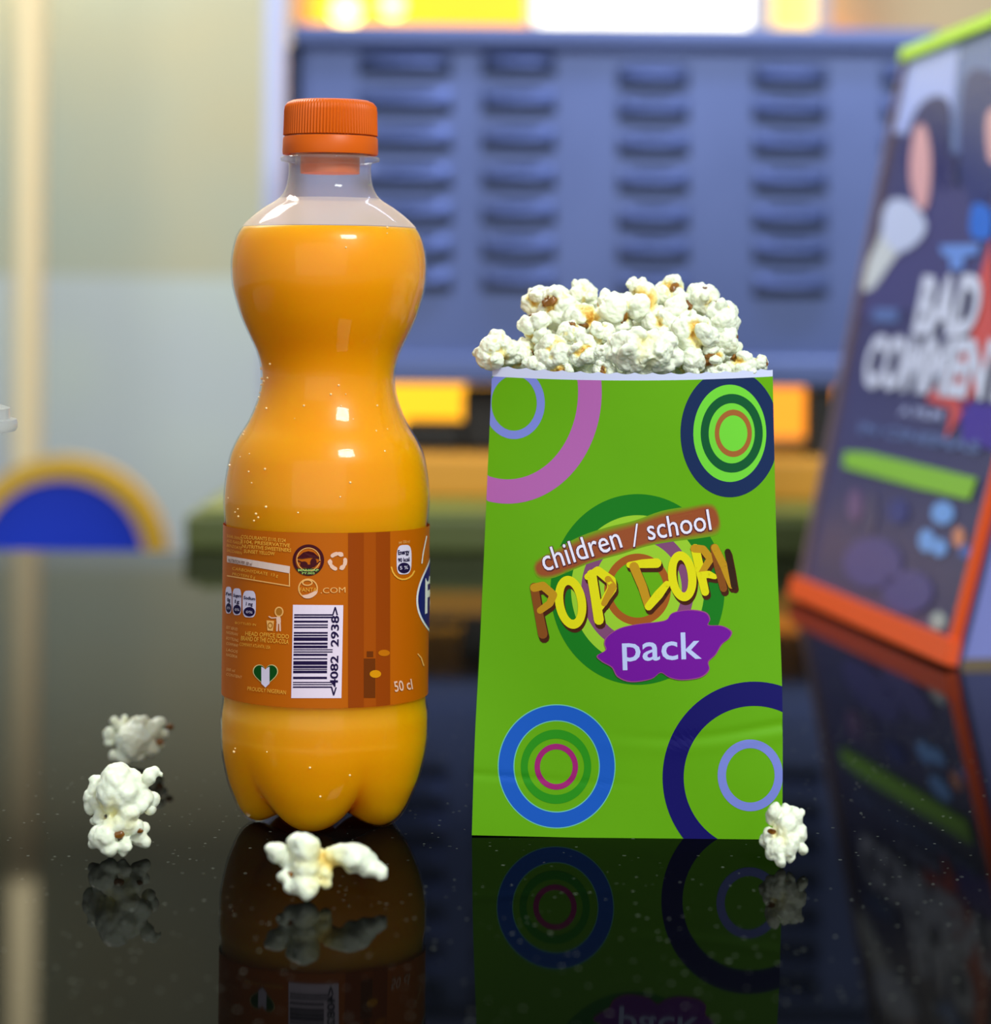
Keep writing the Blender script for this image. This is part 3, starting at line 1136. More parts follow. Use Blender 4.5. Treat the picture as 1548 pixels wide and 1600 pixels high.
# nutrition capsules at left
for (x, w, nm, v) in ((75, 44, 'Fat', '0g'), (133, 62, 'Sugars', '1g'), (218, 92, 'Sodium', '1 mg')):
    y0 = 470 + (x - 60) * 0.19
    pts = []
    ww, hh = w / 4.4229 / 2, 40 / 2 + 1
    ccx, ccy = lx(x), ly(y0 + 92)
    for k in range(28):
        a = 2 * math.pi * k / 28
        pts.append((ccx + ww * math.copysign(abs(math.cos(a)) ** 0.5, math.cos(a)), ccy + hh * math.copysign(abs(math.sin(a)) ** 0.6, math.sin(a))))
    fan(bm, on_label, pts, lav, 0.00014, 2)
    disc(bm, on_label, ccx, ccy + 12, ww * 0.84, 7.4, ink, 0.0002, 28, 2)
    text(bm, on_label, nm, ccx - ww * 0.88, ccy - 8, ww * 1.76, 5.0, ink, 0.00026, -math.radians(7), 0.03)
    text(bm, on_label, v, ccx - ww * 0.5, ccy + 2, ww * 1.0, 5.6, ink, 0.00026, -math.radians(4), 0.03)
    text(bm, on_label, '0%', ccx - ww * 0.5, ccy + 14, ww * 1.0, 4.0, lav, 0.0003, -math.radians(4), 0.0)
# tidy figure
stroke(bm, on_label, [(lx(420), ly(690)), (lx(422), ly(715))], 7, pale, 0.0002)
stroke(bm, on_label, [(lx(412), ly(722)), (lx(410), ly(775))], 2.6, pale, 0.0002)
stroke(bm, on_label, [(lx(430), ly(722)), (lx(432), ly(775))], 2.6, pale, 0.0002)
stroke(bm, on_label, [(lx(412), ly(686)), (lx(372), ly(688)), (lx(355), ly(678))], 1.8, pale, 0.0002)
ring(bm, on_label, lx(424), ly(645), 7, 8, 5, 6, peach, 0.0002, 24, 1)
disc(bm, on_label, lx(424), ly(645), 5, 6, lm('brown head', (176, 108, 30)), 0.00018, 20, 1)
poly(bm, on_label, [(lx(338), ly(705)), (lx(390), ly(708)), (lx(382), ly(778)), (lx(344), ly(775))], peach, 0.0002)
ring(bm, on_label, lx(363), ly(740), 4, 5, 2.6, 3.4, lm('brown head', (176, 108, 30)), 0.00025, 20, 1)
# address lines
lt('HEAD OFFICE IDDO', 190, 808, 302, 30, gold, -math.radians(4.5), 0.01)
lt('BRAND OF THE COCA-COLA', 160, 842, 330, 32, gold, -math.radians(4.5), 0.01)
lt('COMPANY ATLANTA, USA', 150, 880, 214, 24, gold, -math.radians(6), 0.0)
lt('BOTTLED IN', 120, 728, 145, 16, gold, -math.radians(6), 0.0)
for k, (body, yy, w) in enumerate((('BEST SERVED', 760, 80), ('NIGERIAN', 795, 80), ('BOTTLING', 835, 85), ('COMPANY', 872, 85), ('LAGOS', 915, 80), ('NIGERIA', 950, 78), ('CONTENT', 1085, 110), ('500 ml', 1050, 60))):
    lt(body, 58, yy, w, 20, peach, -math.radians(12), 0.0)
# heart flag
hx, hy = lx(330), ly(1078)


def heart(sc):
    pts = []
    for k in range(48):
        t = 2 * math.pi * k / 48
        pts.append((hx + sc * 16 * math.sin(t) ** 3 * 1.17, hy - sc * (13 * math.cos(t) - 5 * math.cos(2 * t) - 2 * math.cos(3 * t) - math.cos(4 * t)) * 1.22))
    return pts


hp = heart(1.06)
fan(bm, on_label, hp, lm('heart outline', (216, 200, 140)), 0.00014, 3, (hx, hy))
hp = heart(0.98)
fan(bm, on_label, hp, lm('flag green', (10, 74, 22)), 0.0002, 3, (hx, hy))
band = [p for p in hp if abs(p[0] - hx) < 6.3]
bandL = sorted([p for p in hp if True], key=lambda p: p[0])
ys_top = lambda x: hy - (7 if abs(x - hx) < 1.5 else 7 + min(abs(x - hx), 6.3) * 0.8)
col_pts = [(hx - 6.4, hy - 12), (hx - 3, hy - 10.5), (hx, hy - 7.5), (hx + 3, hy - 10.5), (hx + 6.4, hy - 12), (hx + 6.4, hy + 14.5), (hx, hy + 20.5), (hx - 6.4, hy + 14.5)]
poly(bm, on_label, col_pts, lav, 0.00026)
lt('PROUDLY NIGERIAN', 204, 1188, 268, 28, gold, -math.radians(6), 0.006)
# right side
lt('50 cl', 1226, 1198, 125, 74, pale, math.radians(9), 0.014)
ex, ey = lx(1288), ly(285)
pts = []
for k in range(32):
    a = 2 * math.pi * k / 32
    pts.append((ex + 11.6 * math.copysign(abs(math.cos(a)) ** 0.55, math.cos(a)), ey + 23 * math.copysign(abs(math.sin(a)) ** 0.6, math.sin(a)) - 0.12 * 11.6 * math.cos(a)))
fan(bm, on_label, pts, lav, 0.00014, 3)
disc(bm, on_label, ex, ey + 13, 9.6, 8.4, ink, 0.0002, 30, 2)
text(bm, on_label, 'Energy', ex - 9, ey - 7.5, 18, 7.4, ink, 0.00026, math.radians(6), 0.03)
text(bm, on_label, '90 kcal', ex - 9, ey + 4, 18, 6.4, ink, 0.00026, math.radians(6), 0.03)
text(bm, on_label, '5 %', ex - 6.5, ey + 15.5, 13, 5.4, lav, 0.00032, math.radians(4), 0.01)
text(bm, on_label, 'per 250 ml', ex - 8, ey - 25, 17, 4.6, peach, 0.0002, math.radians(4), 0.0)
arc = [(ex + 19 * math.cos(t) - 1, ey + 8 + 23 * math.sin(t)) for t in [math.radians(170 - 18 * i) for i in range(9)]]
stroke(bm, on_label, arc, 2.4, gold, 0.0002)
# blue brand oval on the far right of the label
on0 = Vector((BX, BY, 0))


def cyl(deg, z, lift):
    a = math.radians(deg)
    return Vector((BX + (LR + lift) * math.sin(a), BY - (LR + lift) * math.cos(a), z))


def cylmap(x, y, lift):
    return cyl(x, y, lift)


zc_ = on_label(655, 936).z
navy = lm('royal navy', (24, 18, 110))
white = lm('print white', (240, 232, 240))
disc(bm, lambda x, y, l: cyl(x, zc_ + y, l), 106, 0, 43.5, 0.0122, white, 0.00012, 90, 12)
disc(bm, lambda x, y, l: cyl(x, zc_ + y, l), 106, 0, 41.5, 0.0114, navy, 0.0002, 90, 12)
text(bm, lambda x, y, l: cyl(x, zc_ - y, l), 'Fanta', 74, 0.0045, 66, 0.0105, white, 0.00028, 0, 0.03)
stroke(bm, on_label, [(659, 880), (661, 865), (664, 850), (666.5, 838)], 1.6, white, 0.0002)
stroke(bm, on_label, [(653, 1022), (658, 1028), (662, 1040)], 1.8, peach, 0.0002)
label_o = build('label', bm, lmats, bottle)
label_o['label'] = 'orange brown wrap label with barcode and small print'

# droplets of condensation on the plastic
rnd = random.Random(5)
bm = bmesh.new()
spots = [(529, 593), (517, 606), (540, 606), (475, 623), (533, 623), (588, 625), (461, 642), (529, 643), (552, 642), (587, 661), (604, 660), (596, 669), (601, 690), (550, 731), (535, 751), (470, 774), (543, 394), (605, 362), (605, 371), (550, 1150), (505, 1178), (489, 1137), (421, 1122), (365, 1140), (367, 1134)]
for k in range(30):
    spots.append((rnd.uniform(352, 420), rnd.uniform(560, 800)))
for (x, y) in spots:
    r = interp(prof_px, y) * S
    u0 = ((x - PX) * CR + (y - PY) * SR) / F
    dx = u0 * (BY - 0.02) - BX
    if abs(dx) > r * 0.985:
        dx = math.copysign(r * 0.97, dx)
    dy = -math.sqrt(r * r - dx * dx)
    rr = rnd.uniform(0.00022, 0.00042)
    bmesh.ops.create_icosphere(bm, subdivisions=2, radius=rr, matrix=Matrix.Translation((BX + dx, BY + dy, zb(y) + 0.003 * (dy / r) * ((y - PY) / 300.0))) )
dm = mat('water drop', (255, 214, 150), 0.05, 0.8)
dr = build('droplets', bm, dm, bottle, smooth=True)
tag(dr, kind='stuff')

# ------------------------------------------------------------------ clear lidded cup, mostly outside the frame at left
cpD = 0.752
edge = P(24, 664, cpD)
RC = 0.040
cxp = edge.x - RC
zf = P(10, 666, cpD)
cup = thing('clear_cup', (cxp, cpD, 0), 'clear plastic cup whose lid rim just enters the left edge', 'cup')
z_top, z_st, z_fl, z_bt = P(5, 632, cpD).z, P(5, 655, cpD).z, P(5, 656, cpD).z, P(5, 674, cpD).z
bm = bmesh.new()
lathe(bm, [(0, z_top), (RC - 0.006, z_top), (RC - 0.0022, z_top - 0.0012), (RC - 0.0022, z_st), (RC - 0.0003, z_fl), (RC, z_fl - 0.001), (RC, z_bt + 0.001), (RC - 0.0006, z_bt), (RC - 0.0028, z_bt - 0.0005)], 120, (cxp, cpD))
smooth_by_angle(build('lid', bm, M_GLEAM, cup), 50)
bm = bmesh.new()
lathe(bm, [(RC - 0.0048, z_fl - 0.001), (RC - 0.0062, z_bt - 0.002), (RC - 0.016, 0.004), (RC - 0.018, 0.0), (0, 0.0)], 96, (cxp, cpD))
smooth_by_angle(build('cup_body', bm, M_PET, cup), 50)

# ------------------------------------------------------------------ popcorn bag
BAG_L = [(572, 769.0), (1000, 750.0), (1150, 742.0), (1305, 737.0)]
BAG_R = [(578, 1207.0), (850, 1213.0), (1090, 1222.0), (1316, 1222.0)]


def xL(y):
    return interp(BAG_L, y)


def xR(y):
    return interp(BAG_R, y)


def ybot(x):
    return 1305 + (x - 737) * 11 / 485.0


def ytop(x):
    return 571 + 9.5 * (1 - ((x - 988) / 220.0) ** 2) + (x - 769) * 5 / 438.0


def yprint(x):
    return 588 + 6.5 * (1 - ((x - 988) / 220.0) ** 2)


def bag_depth(s, t):
    d = 0.757 + 0.013 * max(t, 0) ** 1.6 * (2 * s - 1) ** 2 + 0.002 * t
    # soft dents of handled paper
    d += 0.0009 * math.sin(5.0 * s + 6.0 * t) * math.sin(math.pi * min(max(t, 0), 1)) - 0.0008 * math.sin(9 * s - 4 * t) * t * (1 - t)
    # handling creases across the lower third
    c1 = 0.205 + 0.035 * s + 0.012 * math.sin(7 * s)
    d += 0.0008 * math.exp(-((t - c1) / 0.010) ** 2) * max(0.0, s - 0.4) - 0.0004 * math.exp(-((t - c1 + 0.02) / 0.016) ** 2) * max(0.0, s - 0.3)
    d += 0.0005 * math.exp(-((t - 0.10 - 0.03 * (1 - s)) / 0.008) ** 2) * max(0.0, 0.6 - s)
    return d


def on_bag(px, py, lift=0.0, limit=True):
    if limit:
        px = min(max(px, xL(py)), xR(py))
        py = min(max(py, yprint(px)), ybot(px))
    s = (px - xL(py)) / (xR(py) - xL(py))
    t = (ybot(px) - py) / (ybot(px) - ytop(px))
    p = P(px, py, bag_depth(s, t))
    return p + (CAMP - p).normalized() * (lift * 0.4)


bag = thing('popcorn_bag', (P(980, 1310, 0.757).x, 0.78, 0), 'bright green printed paper bag heaped with popcorn', 'bag')
bmats = []
BM = {}


def bgm(name, rgb, rough=0.55):
    if name not in BM:
        BM[name] = len(bmats)
        mm = mat('bag ' + name, rgb, rough, 0.15)
        bmats.append(mm)
    return BM[name]


bm = bmesh.new()
green = bgm('green paper', (99, 165, 6))
add_noise(bmats[green], 60, 0.35, (94, 160, 6), 3, bump=0.15, bump_dist=0.0006)
paper = bgm('white paper', (205, 208, 240))
NX, NY = 180, 150
grid = []
for j in range(NY + 1):
    row = []
    for i in range(NX + 1):
        s = i / NX
        x = 737 + 485 * s
        yb_, yp = ybot(x), yprint(769 + 438 * s)
        y = yb_ + (yp - yb_) * j / NY
        x = xL(y) + (xR(y) - xL(y)) * s
        row.append(bm.verts.new(on_bag(x, y, 0.0)))
    grid.append(row)
for j in range(NY):
    for i in range(NX):
        f = bm.faces.new((grid[j][i], grid[j][i + 1], grid[j + 1][i + 1], grid[j + 1][i]))
        f.smooth = True
        f.material_index = green
# unprinted rim with a pinked edge
NR = 216
rim_b, rim_t = [], []
for i in range(NR + 1):
    s = i / NR
    x = 769 + 438 * s
    rim_b.append(bm.verts.new(on_bag(x, yprint(x), 0.00001)))
    scal = 3.0 * abs(math.sin(s * math.pi * 15.5 + 0.4))
    rim_t.append(bm.verts.new(on_bag(x, ytop(x) + scal - 1.0, 0.0, False)))
for i in range(NR):
    f = bm.faces.new((rim_b[i], rim_b[i + 1], rim_t[i + 1], rim_t[i]))
    f.smooth = True
    f.material_index = paper

A, B_, C_, D_ = 0.00010, 0.00016, 0.00022, 0.00030
lavd = bgm('lavender', (122, 132, 214))
pink = bgm('orchid', (176, 96, 170))
navyb = bgm('navy', (18, 40, 84))
navy2 = bgm('deep navy', (14, 8, 96))
lgre = bgm('light green', (112, 206, 56))
dgre = bgm('bottle green', (8, 84, 44))
brwn = bgm('brown', (160, 94, 44))
blue = bgm('blue', (22, 88, 190))
mgre = bgm('leaf green', (40, 140, 20))
mage = bgm('magenta', (158, 30, 112))
lime = bgm('lime line', (176, 210, 60))
# top left
ring(bm, on_bag, 793, 612, 147, 175, 110, 137, pink, A)
ring(bm, on_bag, 803, 630, 48, 56, 35.5, 43, lavd, A)
# top right
disc(bm, on_bag, 1142, 677, 60, 78, lgre, A, 100, 10)
ring(bm, on_bag, 1140, 677, 77, 100, 57, 76, navyb, B_)
ring(bm, on_bag, 1143, 677, 48.5, 61.5, 36, 47, dgre, B_)
ring(bm, on_bag, 1145.5, 677, 29, 37, 22, 28, brwn, B_)
# bottom left
ring(bm, on_bag, 869.5, 1197.5, 92, 97, 66, 70.5, bgm('pale cyan line', (110, 190, 170)), A)
ring(bm, on_bag, 869.5, 1197.5, 90.5, 95.5, 67.5, 72, blue, B_)
ring(bm, on_bag, 868.5, 1198, 55, 58, 44, 44, mgre, B_)
ring(bm, on_bag, 869, 1198, 34, 36, 25.5, 27, mage, B_)
# bottom right
ring(bm, on_bag, 1178, 1215, 143, 150, 110, 112, navy2, B_)
ring(bm, on_bag, 1172, 1211.5, 51, 56, 38, 42.5, lavd, B_)


# emblem
def ex_(x):
    return 800 + x / 4.0737


def ey_(y):
    return 760 + y / 4.0737


def EP(pts):
    return [(ex_(x), ey_(y)) for x, y in pts]


ecx, ecy = 996.0, 921.0
olive = bgm('emblem lime', (150, 196, 44))
plum = bgm('plum', (126, 70, 112))
rust = bgm('rust', (160, 84, 24))
egre = bgm('emblem green', (16, 116, 22))
ring(bm, on_bag, ecx, ecy, 136, 149, 104, 116, egre, A)
ring(bm, on_bag, ecx, ecy, 104, 116, 88, 97, olive, A)
ring(bm, on_bag, ecx, ecy, 88, 97, 69, 76, plum, A)
ring(bm, on_bag, ecx, ecy, 69, 76, 52, 56, olive, A)
ring(bm, on_bag, ecx, ecy, 52, 56, 41, 44, rust, A)
# brown halo band behind the top line
halo = bgm('halo brown', (150, 76, 34))
halo2 = bgm('halo olive', (134, 128, 30))
hb = [(150, 480), (300, 395), (450, 320), (620, 265), (780, 225), (950, 165), (1120, 135), (1270, 115), (1320, 200), (1310, 290), (1200, 320), (1020, 345), (860, 375), (700, 425), (520, 475), (380, 530), (250, 580), (160, 570)]
hmid = [(730 + (x - 730) * 0.97, 352 + (730 - x) * 0.30) for x, y in hb]
for k, (wd, rgb) in enumerate(((1.12, (112, 150, 18)), (0.98, (126, 132, 24)), (0.84, (138, 112, 30)), (0.70, (146, 92, 34)), (0.54, (150, 74, 38)))):
    hl = [(730 + (x - 730) * (0.94 + 0.06 * wd), 352 + (y - 352) * 1.0 + (ym - y) * (1 - wd) * 0.62) for (x, y), (xm, ym) in zip(hb, hmid)]
    fan(bm, on_bag, spline_closed(EP(hl), 4), bgm('halo %d' % k, rgb), B_ + 0.00003 * k, 5, (ex_(730), ey_(350)))
pwhite = bgm('print lilac white', (232, 226, 248))
ptx = dict()


def btext(body, x, y, w, cap, mi, ang, bold, lift):
    text(bm, on_bag, body, ex_(x), ey_(y), w / 4.0737, cap / 4.0737, mi, lift, math.radians(ang), bold)


dkmar = bgm('dark plum edge', (92, 34, 40))
for (body, x, y, w, cap, ang) in (('children', 208, 542, 520, 148, 17.5), ('/', 770, 382, 40, 150, 4), ('school', 868, 342, 408, 140, 9.5)):
    btext(body, x - 3, y + 4, w + 6, cap, dkmar, ang, 0.035, 0.00034)
    btext(body, x, y, w, cap, pwhite, ang, 0.004, 0.00044)
# painted letters POP CORN: dark thick side, then yellow faces
dside = bgm('dark letter side', (70, 26, 6))
yel = bgm('letter yellow', (222, 212, 10))
gol = bgm('letter gold', (190, 140, 20))
brn = bgm('letter brown', (132, 72, 22))
blk = bgm('letter near black', (50, 24, 10))


def arc_pts(cx, cy, rx, ry, a0, a1, n=16, rot=0.0):
    out = []
    for k in range(n + 1):
        a = math.radians(a0 + (a1 - a0) * k / n)
        x, y = rx * math.cos(a), ry * math.sin(a)
        out.append((cx + x * math.cos(rot) - y * math.sin(rot), cy + x * math.sin(rot) + y * math.cos(rot)))
    return out


letters = [
    # P
    ([(140, 640), (160, 760), (195, 940)], [52, 50, 58], brn),
    ([(140, 645), (195, 632), (262, 690), (240, 745), (178, 790)], [50, 50, 48, 44, 40], gol),
    # O
    # P
    ([(505, 560), (528, 700), (552, 850)], [58, 56, 60], yel),
    ([(480, 575), (545, 535), (630, 600), (636, 650), (560, 770)], [40, 50, 58, 56, 40], yel),
    ([(610, 590), (640, 640), (585, 745)], [40, 48, 36], gol),
    # C
    ([(745, 500), (830, 492), (920, 488)], [36, 52, 58], yel),
    ([(775, 510), (830, 640), (868, 765)], [56, 54, 48], gol),
    ([(868, 765), (930, 690), (985, 622)], [46, 56, 40], yel),
    # O
    # R
    ([(1165, 395), (1195, 530), (1228, 672)], [54, 54, 48], yel),
    ([(1160, 395), (1215, 400), (1262, 460), (1200, 560)], [50, 46, 46, 36], gol),
    ([(1195, 565), (1250, 560), (1290, 575)], [40, 44, 30], yel),
    # N
    ([(1285, 390), (1312, 520), (1345, 650)], [48, 46, 44], brn),
    ([(1290, 390), (1345, 500), (1395, 630)], [46, 46, 40], gol),
    ([(1372, 415), (1392, 520), (1412, 635)], [36, 38, 36], blk),
]
OS = [(372, 738, 98, 170, 44, 112, -9), (1082, 572, 90, 160, 36, 104, -7)]
for (x, y, a1, b1, a2, b2, rt) in OS:
    for (dx, dy) in ((10, 24), (6, 14)):
        ring(bm, on_bag, ex_(x + dx), ey_(y + dy), a1 / 4.0737, b1 / 4.0737, a2 / 4.0737, b2 / 4.0737, dside, 0.00030, 48, 2, math.radians(rt))
    ring(bm, on_bag, ex_(x), ey_(y), a1 / 4.0737, b1 / 4.0737, a2 / 4.0737, b2 / 4.0737, yel, 0.00042, 48, 2, math.radians(rt))
for pts, w, mi in letters:
    for (dx, dy) in ((10, 24), (6, 14)):
        stroke(bm, on_bag, EP([(x + dx, y + dy) for x, y in pts]), [v / 4.0737 * 1.14 for v in w], dside, 0.00031)
for k, (pts, w, mi) in enumerate(letters):
    stroke(bm, on_bag, EP(pts), [v / 4.0737 * 1.06 for v in w], mi, 0.00044 + 0.000015 * k)
# purple splash and 'pack'
blob = [(545, 1078), (600, 1042), (592, 1000), (610, 955), (690, 905), (800, 880), (930, 865), (985, 850), (1020, 810), (1120, 790), (1225, 805), (1255, 848), (1245, 885),
        (1330, 890), (1390, 925), (1375, 968), (1330, 1005), (1290, 1070), (1245, 1115), (1250, 1165), (1195, 1212), (1080, 1228), (1000, 1212), (945, 1182), (885, 1222),
        (760, 1240), (675, 1208), (640, 1150), (580, 1115)]
fan(bm, on_bag, spline_closed(EP([(960 + (x - 960) * 1.02, 1010 + (y - 1010) * 1.03) for x, y in blob]), 4), bgm('splash edge', (150, 70, 130)), 0.00064, 8, (ex_(960), ey_(1010)))
fan(bm, on_bag, spline_closed(EP(blob), 4), bgm('splash purple', (112, 10, 150)), 0.00070, 8, (ex_(960), ey_(1010)))
packw = bgm('pack lilac', (186, 196, 240))
btext('pack', 702, 1112, 505, 178, packw, 2.0, 0.010, 0.00084)
front = build('front_panel', bm, bmats, bag)
front['label'] = 'green printed front with coloured rings and white pinked rim'

# gussets, back, floor
M_BAGG = bmats[green]
rows = 24
Lf, Rf = [], []
for j in range(rows + 1):
    t = j / rows
    yl = 1305 + (ytop(769) - 1305) * t
    yr = 1316 + (ytop(1207) - 1316) * t
    Lf.append(on_bag(xL(yl), yl, 0.0, False))
    Rf.append(on_bag(xR(yr), yr, 0.0, False))


def thick(t):
    return 0.054 - 0.012 * t


for nm, edgev, sgn in (('side_gusset', Lf, 1), ('side_gusset', Rf, -1)):
    bm = bmesh.new()
    a_, m_, c_ = [], [], []
    for j, p in enumerate(edgev):
        t = j / rows
        th = thick(t)
        dip = -0.010 * t ** 6
        a_.append(bm.verts.new(p + Vector((sgn * 0.0001, 0.0002, dip * 0.2))))
        m_.append(bm.verts.new(p + Vector((sgn * (0.001 + 0.010 * t), th * 0.5, dip))))
        c_.append(bm.verts.new(p + Vector((sgn * (0.0005 + 0.001 * t), th, 0))))
    for A1, B1 in ((a_, m_), (m_, c_)):
        for j in range(rows):
            bm.faces.new((A1[j], B1[j], B1[j + 1], A1[j + 1]))
    build(nm, bm, M_BAGG, bag)
bm = bmesh.new()
g = []
for j in range(rows + 1):
    t = j / rows
    th = thick(t)
    row = []
    for i in range(13):
        s = i / 12
        p = Lf[j].lerp(Rf[j], s)
        row.append(bm.verts.new(p + Vector((0, th + 0.008 * t * (1 - (2 * s - 1) ** 2), -0.009 * t ** 5))))
    g.append(row)
for j in range(rows):
    for i in range(12):
        f = bm.faces.new((g[j][i], g[j + 1][i], g[j + 1][i + 1], g[j][i + 1]))
        f.smooth = True
build('back_panel', bm, M_BAGG, bag)
bm = bmesh.new()
bm.faces.new([bm.verts.new(v) for v in (Lf[0] + Vector((0, 0.0005, 0.0004)), Rf[0] + Vector((0, 0.0005, 0.0004)), Rf[0] + Vector((0, thick(0), 0.0004)), Lf[0] + Vector((0, thick(0), 0.0004)))])
build('base_fold', bm, M_BAGG, bag)

# ------------------------------------------------------------------ popcorn
def popcorn_material(name, lo_):
    m = bpy.data.materials.new(name)
    m.use_nodes = True
    nt = m.node_tree
    N, L = nt.nodes, nt.links
    b = N['Principled BSDF']
    tc = N.new('ShaderNodeTexCoord')
    ln = N.new('ShaderNodeVectorMath')
    ln.operation = 'LENGTH'
    L.new(tc.outputs['Object'], ln.inputs[0])
    no = N.new('ShaderNodeTexNoise')
    no.inputs['Scale'].default_value = 2.2
    no.inputs['Detail'].default_value = 3
    L.new(tc.outputs['Object'], no.inputs['Vector'])
    ma = N.new('ShaderNodeMath')
    ma.operation = 'MULTIPLY_ADD'
    ma.inputs[1].default_value = 0.75
    L.new(no.outputs[0], ma.inputs[0])
    L.new(ln.outputs['Value'], ma.inputs[2])
    rp = N.new('ShaderNodeValToRGB')
    L.new(ma.outputs[0], rp.inputs[0])
    e = rp.color_ramp.elements
    e[0].position, e[0].color = lo_ + 0.0, (0.62, 0.26, 0.018, 1)
    e[1].position, e[1].color = lo_ + 0.48, (0.87, 0.90, 0.73, 1)
    x = e.new(lo_ + 0.14)
    x.color = (0.84, 0.62, 0.16, 1)
    x = e.new(lo_ + 0.28)
    x.color = (0.88, 0.84, 0.48, 1)
    L.new(rp.outputs[0], b.inputs['Base Color'])
    b.inputs['Roughness'].default_value = 0.38
    b.inputs['Specular IOR Level'].default_value = 0.4
    b.inputs['Subsurface Weight'].default_value = 0.25
    b.inputs['Subsurface Radius'].default_value = (1.0, 0.8, 0.4)
    b.inputs['Subsurface Scale'].default_value = 0.0018
    n2 = N.new('ShaderNodeTexNoise')
    n2.inputs['Scale'].default_value = 7
    n2.inputs['Detail'].default_value = 5
    L.new(tc.outputs['Object'], n2.inputs['Vector'])
    bp = N.new('ShaderNodeBump')
    bp.inputs['Strength'].default_value = 0.35
    bp.inputs['Distance'].default_value = 0.0008
    L.new(n2.outputs[0], bp.inputs['Height'])
    L.new(bp.outputs[0], b.inputs['Normal'])
    return m


M_POP = popcorn_material('popped corn', 0.685)
M_POP_PALE = popcorn_material('pale popped corn', 0.38)
M_HULL = mat('amber hull', (146, 92, 22), 0.25, 0.6)
add_noise(M_HULL, 3, 0.8, (74, 38, 10), 3)


def lump(name, lobes, vox=0.05, seed=0, disp=0.10, m=None):
    """fuse lobes (centre, radii, rotation) into one knobbly flake, units: flake radius = 1"""
    bm = bmesh.new()
    for c, r, rot in lobes:
        mt = Matrix.Translation(c) @ rot.to_matrix().to_4x4() @ Matrix.Diagonal((*r, 1))
        bmesh.ops.create_icosphere(bm, subdivisions=3, radius=1.0, matrix=mt)
    me = bpy.data.meshes.new(name)
    bm.to_mesh(me)
    bm.free()
    o = bpy.data.objects.new(name, me)
    scene.collection.objects.link(o)
    mr = o.modifiers.new('fuse', 'REMESH')
    mr.mode = 'VOXEL'
    mr.voxel_size = vox
    tx = bpy.data.textures.new('folds', 'CLOUDS')
    tx.noise_scale = 0.34
    tx.noise_depth = 2
    dm_ = o.modifiers.new('folds', 'DISPLACE')
    dm_.texture = tx
    dm_.strength = disp * 2.2
    dm_.mid_level = 0.5
    dm_.texture_coords = 'LOCAL'
    sm = o.modifiers.new('soften', 'SMOOTH')
    sm.factor = 0.35
    sm.iterations = 1
    dg = bpy.context.evaluated_depsgraph_get()
    dg.update()
    out = bpy.data.meshes.new_from_object(o.evaluated_get(dg))
    out.name = name
    scene.collection.objects.unlink(o)
    bpy.data.objects.remove(o)
    bpy.data.meshes.remove(me)
    out.materials.clear()
    out.materials.append(m or M_POP)
    for p in out.polygons:
        p.use_smooth = True
    return out


def rand_rot(r):
    return Euler((r.uniform(0, 6.28), r.uniform(0, 6.28), r.uniform(0, 6.28))).to_quaternion()


def flake(seed):
    """the lobes of one generic popped kernel and its hull scraps"""
    r = random.Random(seed)
    lobes = [(Vector((0, 0, 0)), (0.46, 0.42, 0.40), rand_rot(r))]
    k = r.randint(5, 7)
    for i in range(k):
        z = 1 - 2 * (i + 0.5) / k + r.uniform(-0.2, 0.2)
        a = 2.4 * i + r.uniform(-0.5, 0.5)
        z = max(-0.95, min(0.95, z))
        d = Vector((math.sqrt(1 - z * z) * math.cos(a), math.sqrt(1 - z * z) * math.sin(a), z))
        rad = r.uniform(0.40, 0.62)
        q_ = d.to_track_quat('Z', 'Y')
        lobes.append((d * r.uniform(0.42, 0.58), (rad, rad * r.uniform(0.6, 1.0), rad * r.uniform(0.55, 0.8)), q_))
        if r.random() < 0.45:
            dd = (d + Vector((r.uniform(-.5, .5), r.uniform(-.5, .5), r.uniform(-.5, .5)))).normalized()
            s_ = r.uniform(0.16, 0.28)
            lobes.append((dd * r.uniform(0.72, 0.86), (s_, s_ * r.uniform(0.7, 1), s_ * r.uniform(0.7, 1)), rand_rot(r)))
    return lobes


def hull_mesh(name, spots, rs):
    """curved amber scraps of the kernel's skin"""
    bm = bmesh.new()
    for (c, d, s_) in spots:
        q_ = d.to_track_quat('Z', 'Y')
        mt = Matrix.Translation(c) @ q_.to_matrix().to_4x4() @ Matrix.Diagonal((s_, s_ * 0.7, s_ * 0.34, 1))
        r = bmesh.ops.create_icosphere(bm, subdivisions=3, radius=1.0, matrix=mt)
        for v in r['verts']:
            v.co += d * (noise.noise(v.co * 9 + Vector((rs, 0, 0))) * 0.10 * s_ / 0.3)
    me = bpy.data.meshes.new(name)
    bm.to_mesh(me)
    bm.free()
    me.materials.append(M_HULL)
    for p in me.polygons:
        p.use_smooth = True
    return me


PROTO = []
for sd in range(9):
    lob = flake(100 + sd * 7)
    r = random.Random(900 + sd)
    sp = []
    for k in range(2):
        d = rand_rot(r) @ Vector((0, 0, 1))
        sp.append((d * r.uniform(0.52, 0.64), d, r.uniform(0.20, 0.30)))
    PROTO.append((lump('popcorn', lob, 0.042, sd, 0.115), hull_mesh('hull', sp, sd)))


def place_popcorn(px, py, rpx, D, var, seed, label, group, stretch=(1, 1, 1)):
    me, hm = PROTO[var % len(PROTO)]
    o = bpy.data.objects.new('popcorn', me)
    r = random.Random(seed)
    R = rpx * D / F
    o.location = P(px, py, D)
    o.rotation_euler = (r.uniform(0, 6.28), r.uniform(0, 6.28), r.uniform(0, 6.28))
    o.scale = (R * stretch[0], R * stretch[1], R * stretch[2])
    link(o)
    tag(o, label, 'popcorn', group)
    h = bpy.data.objects.new('hull', hm)
    scene.collection.objects.link(h)
    h.parent = o
    return o


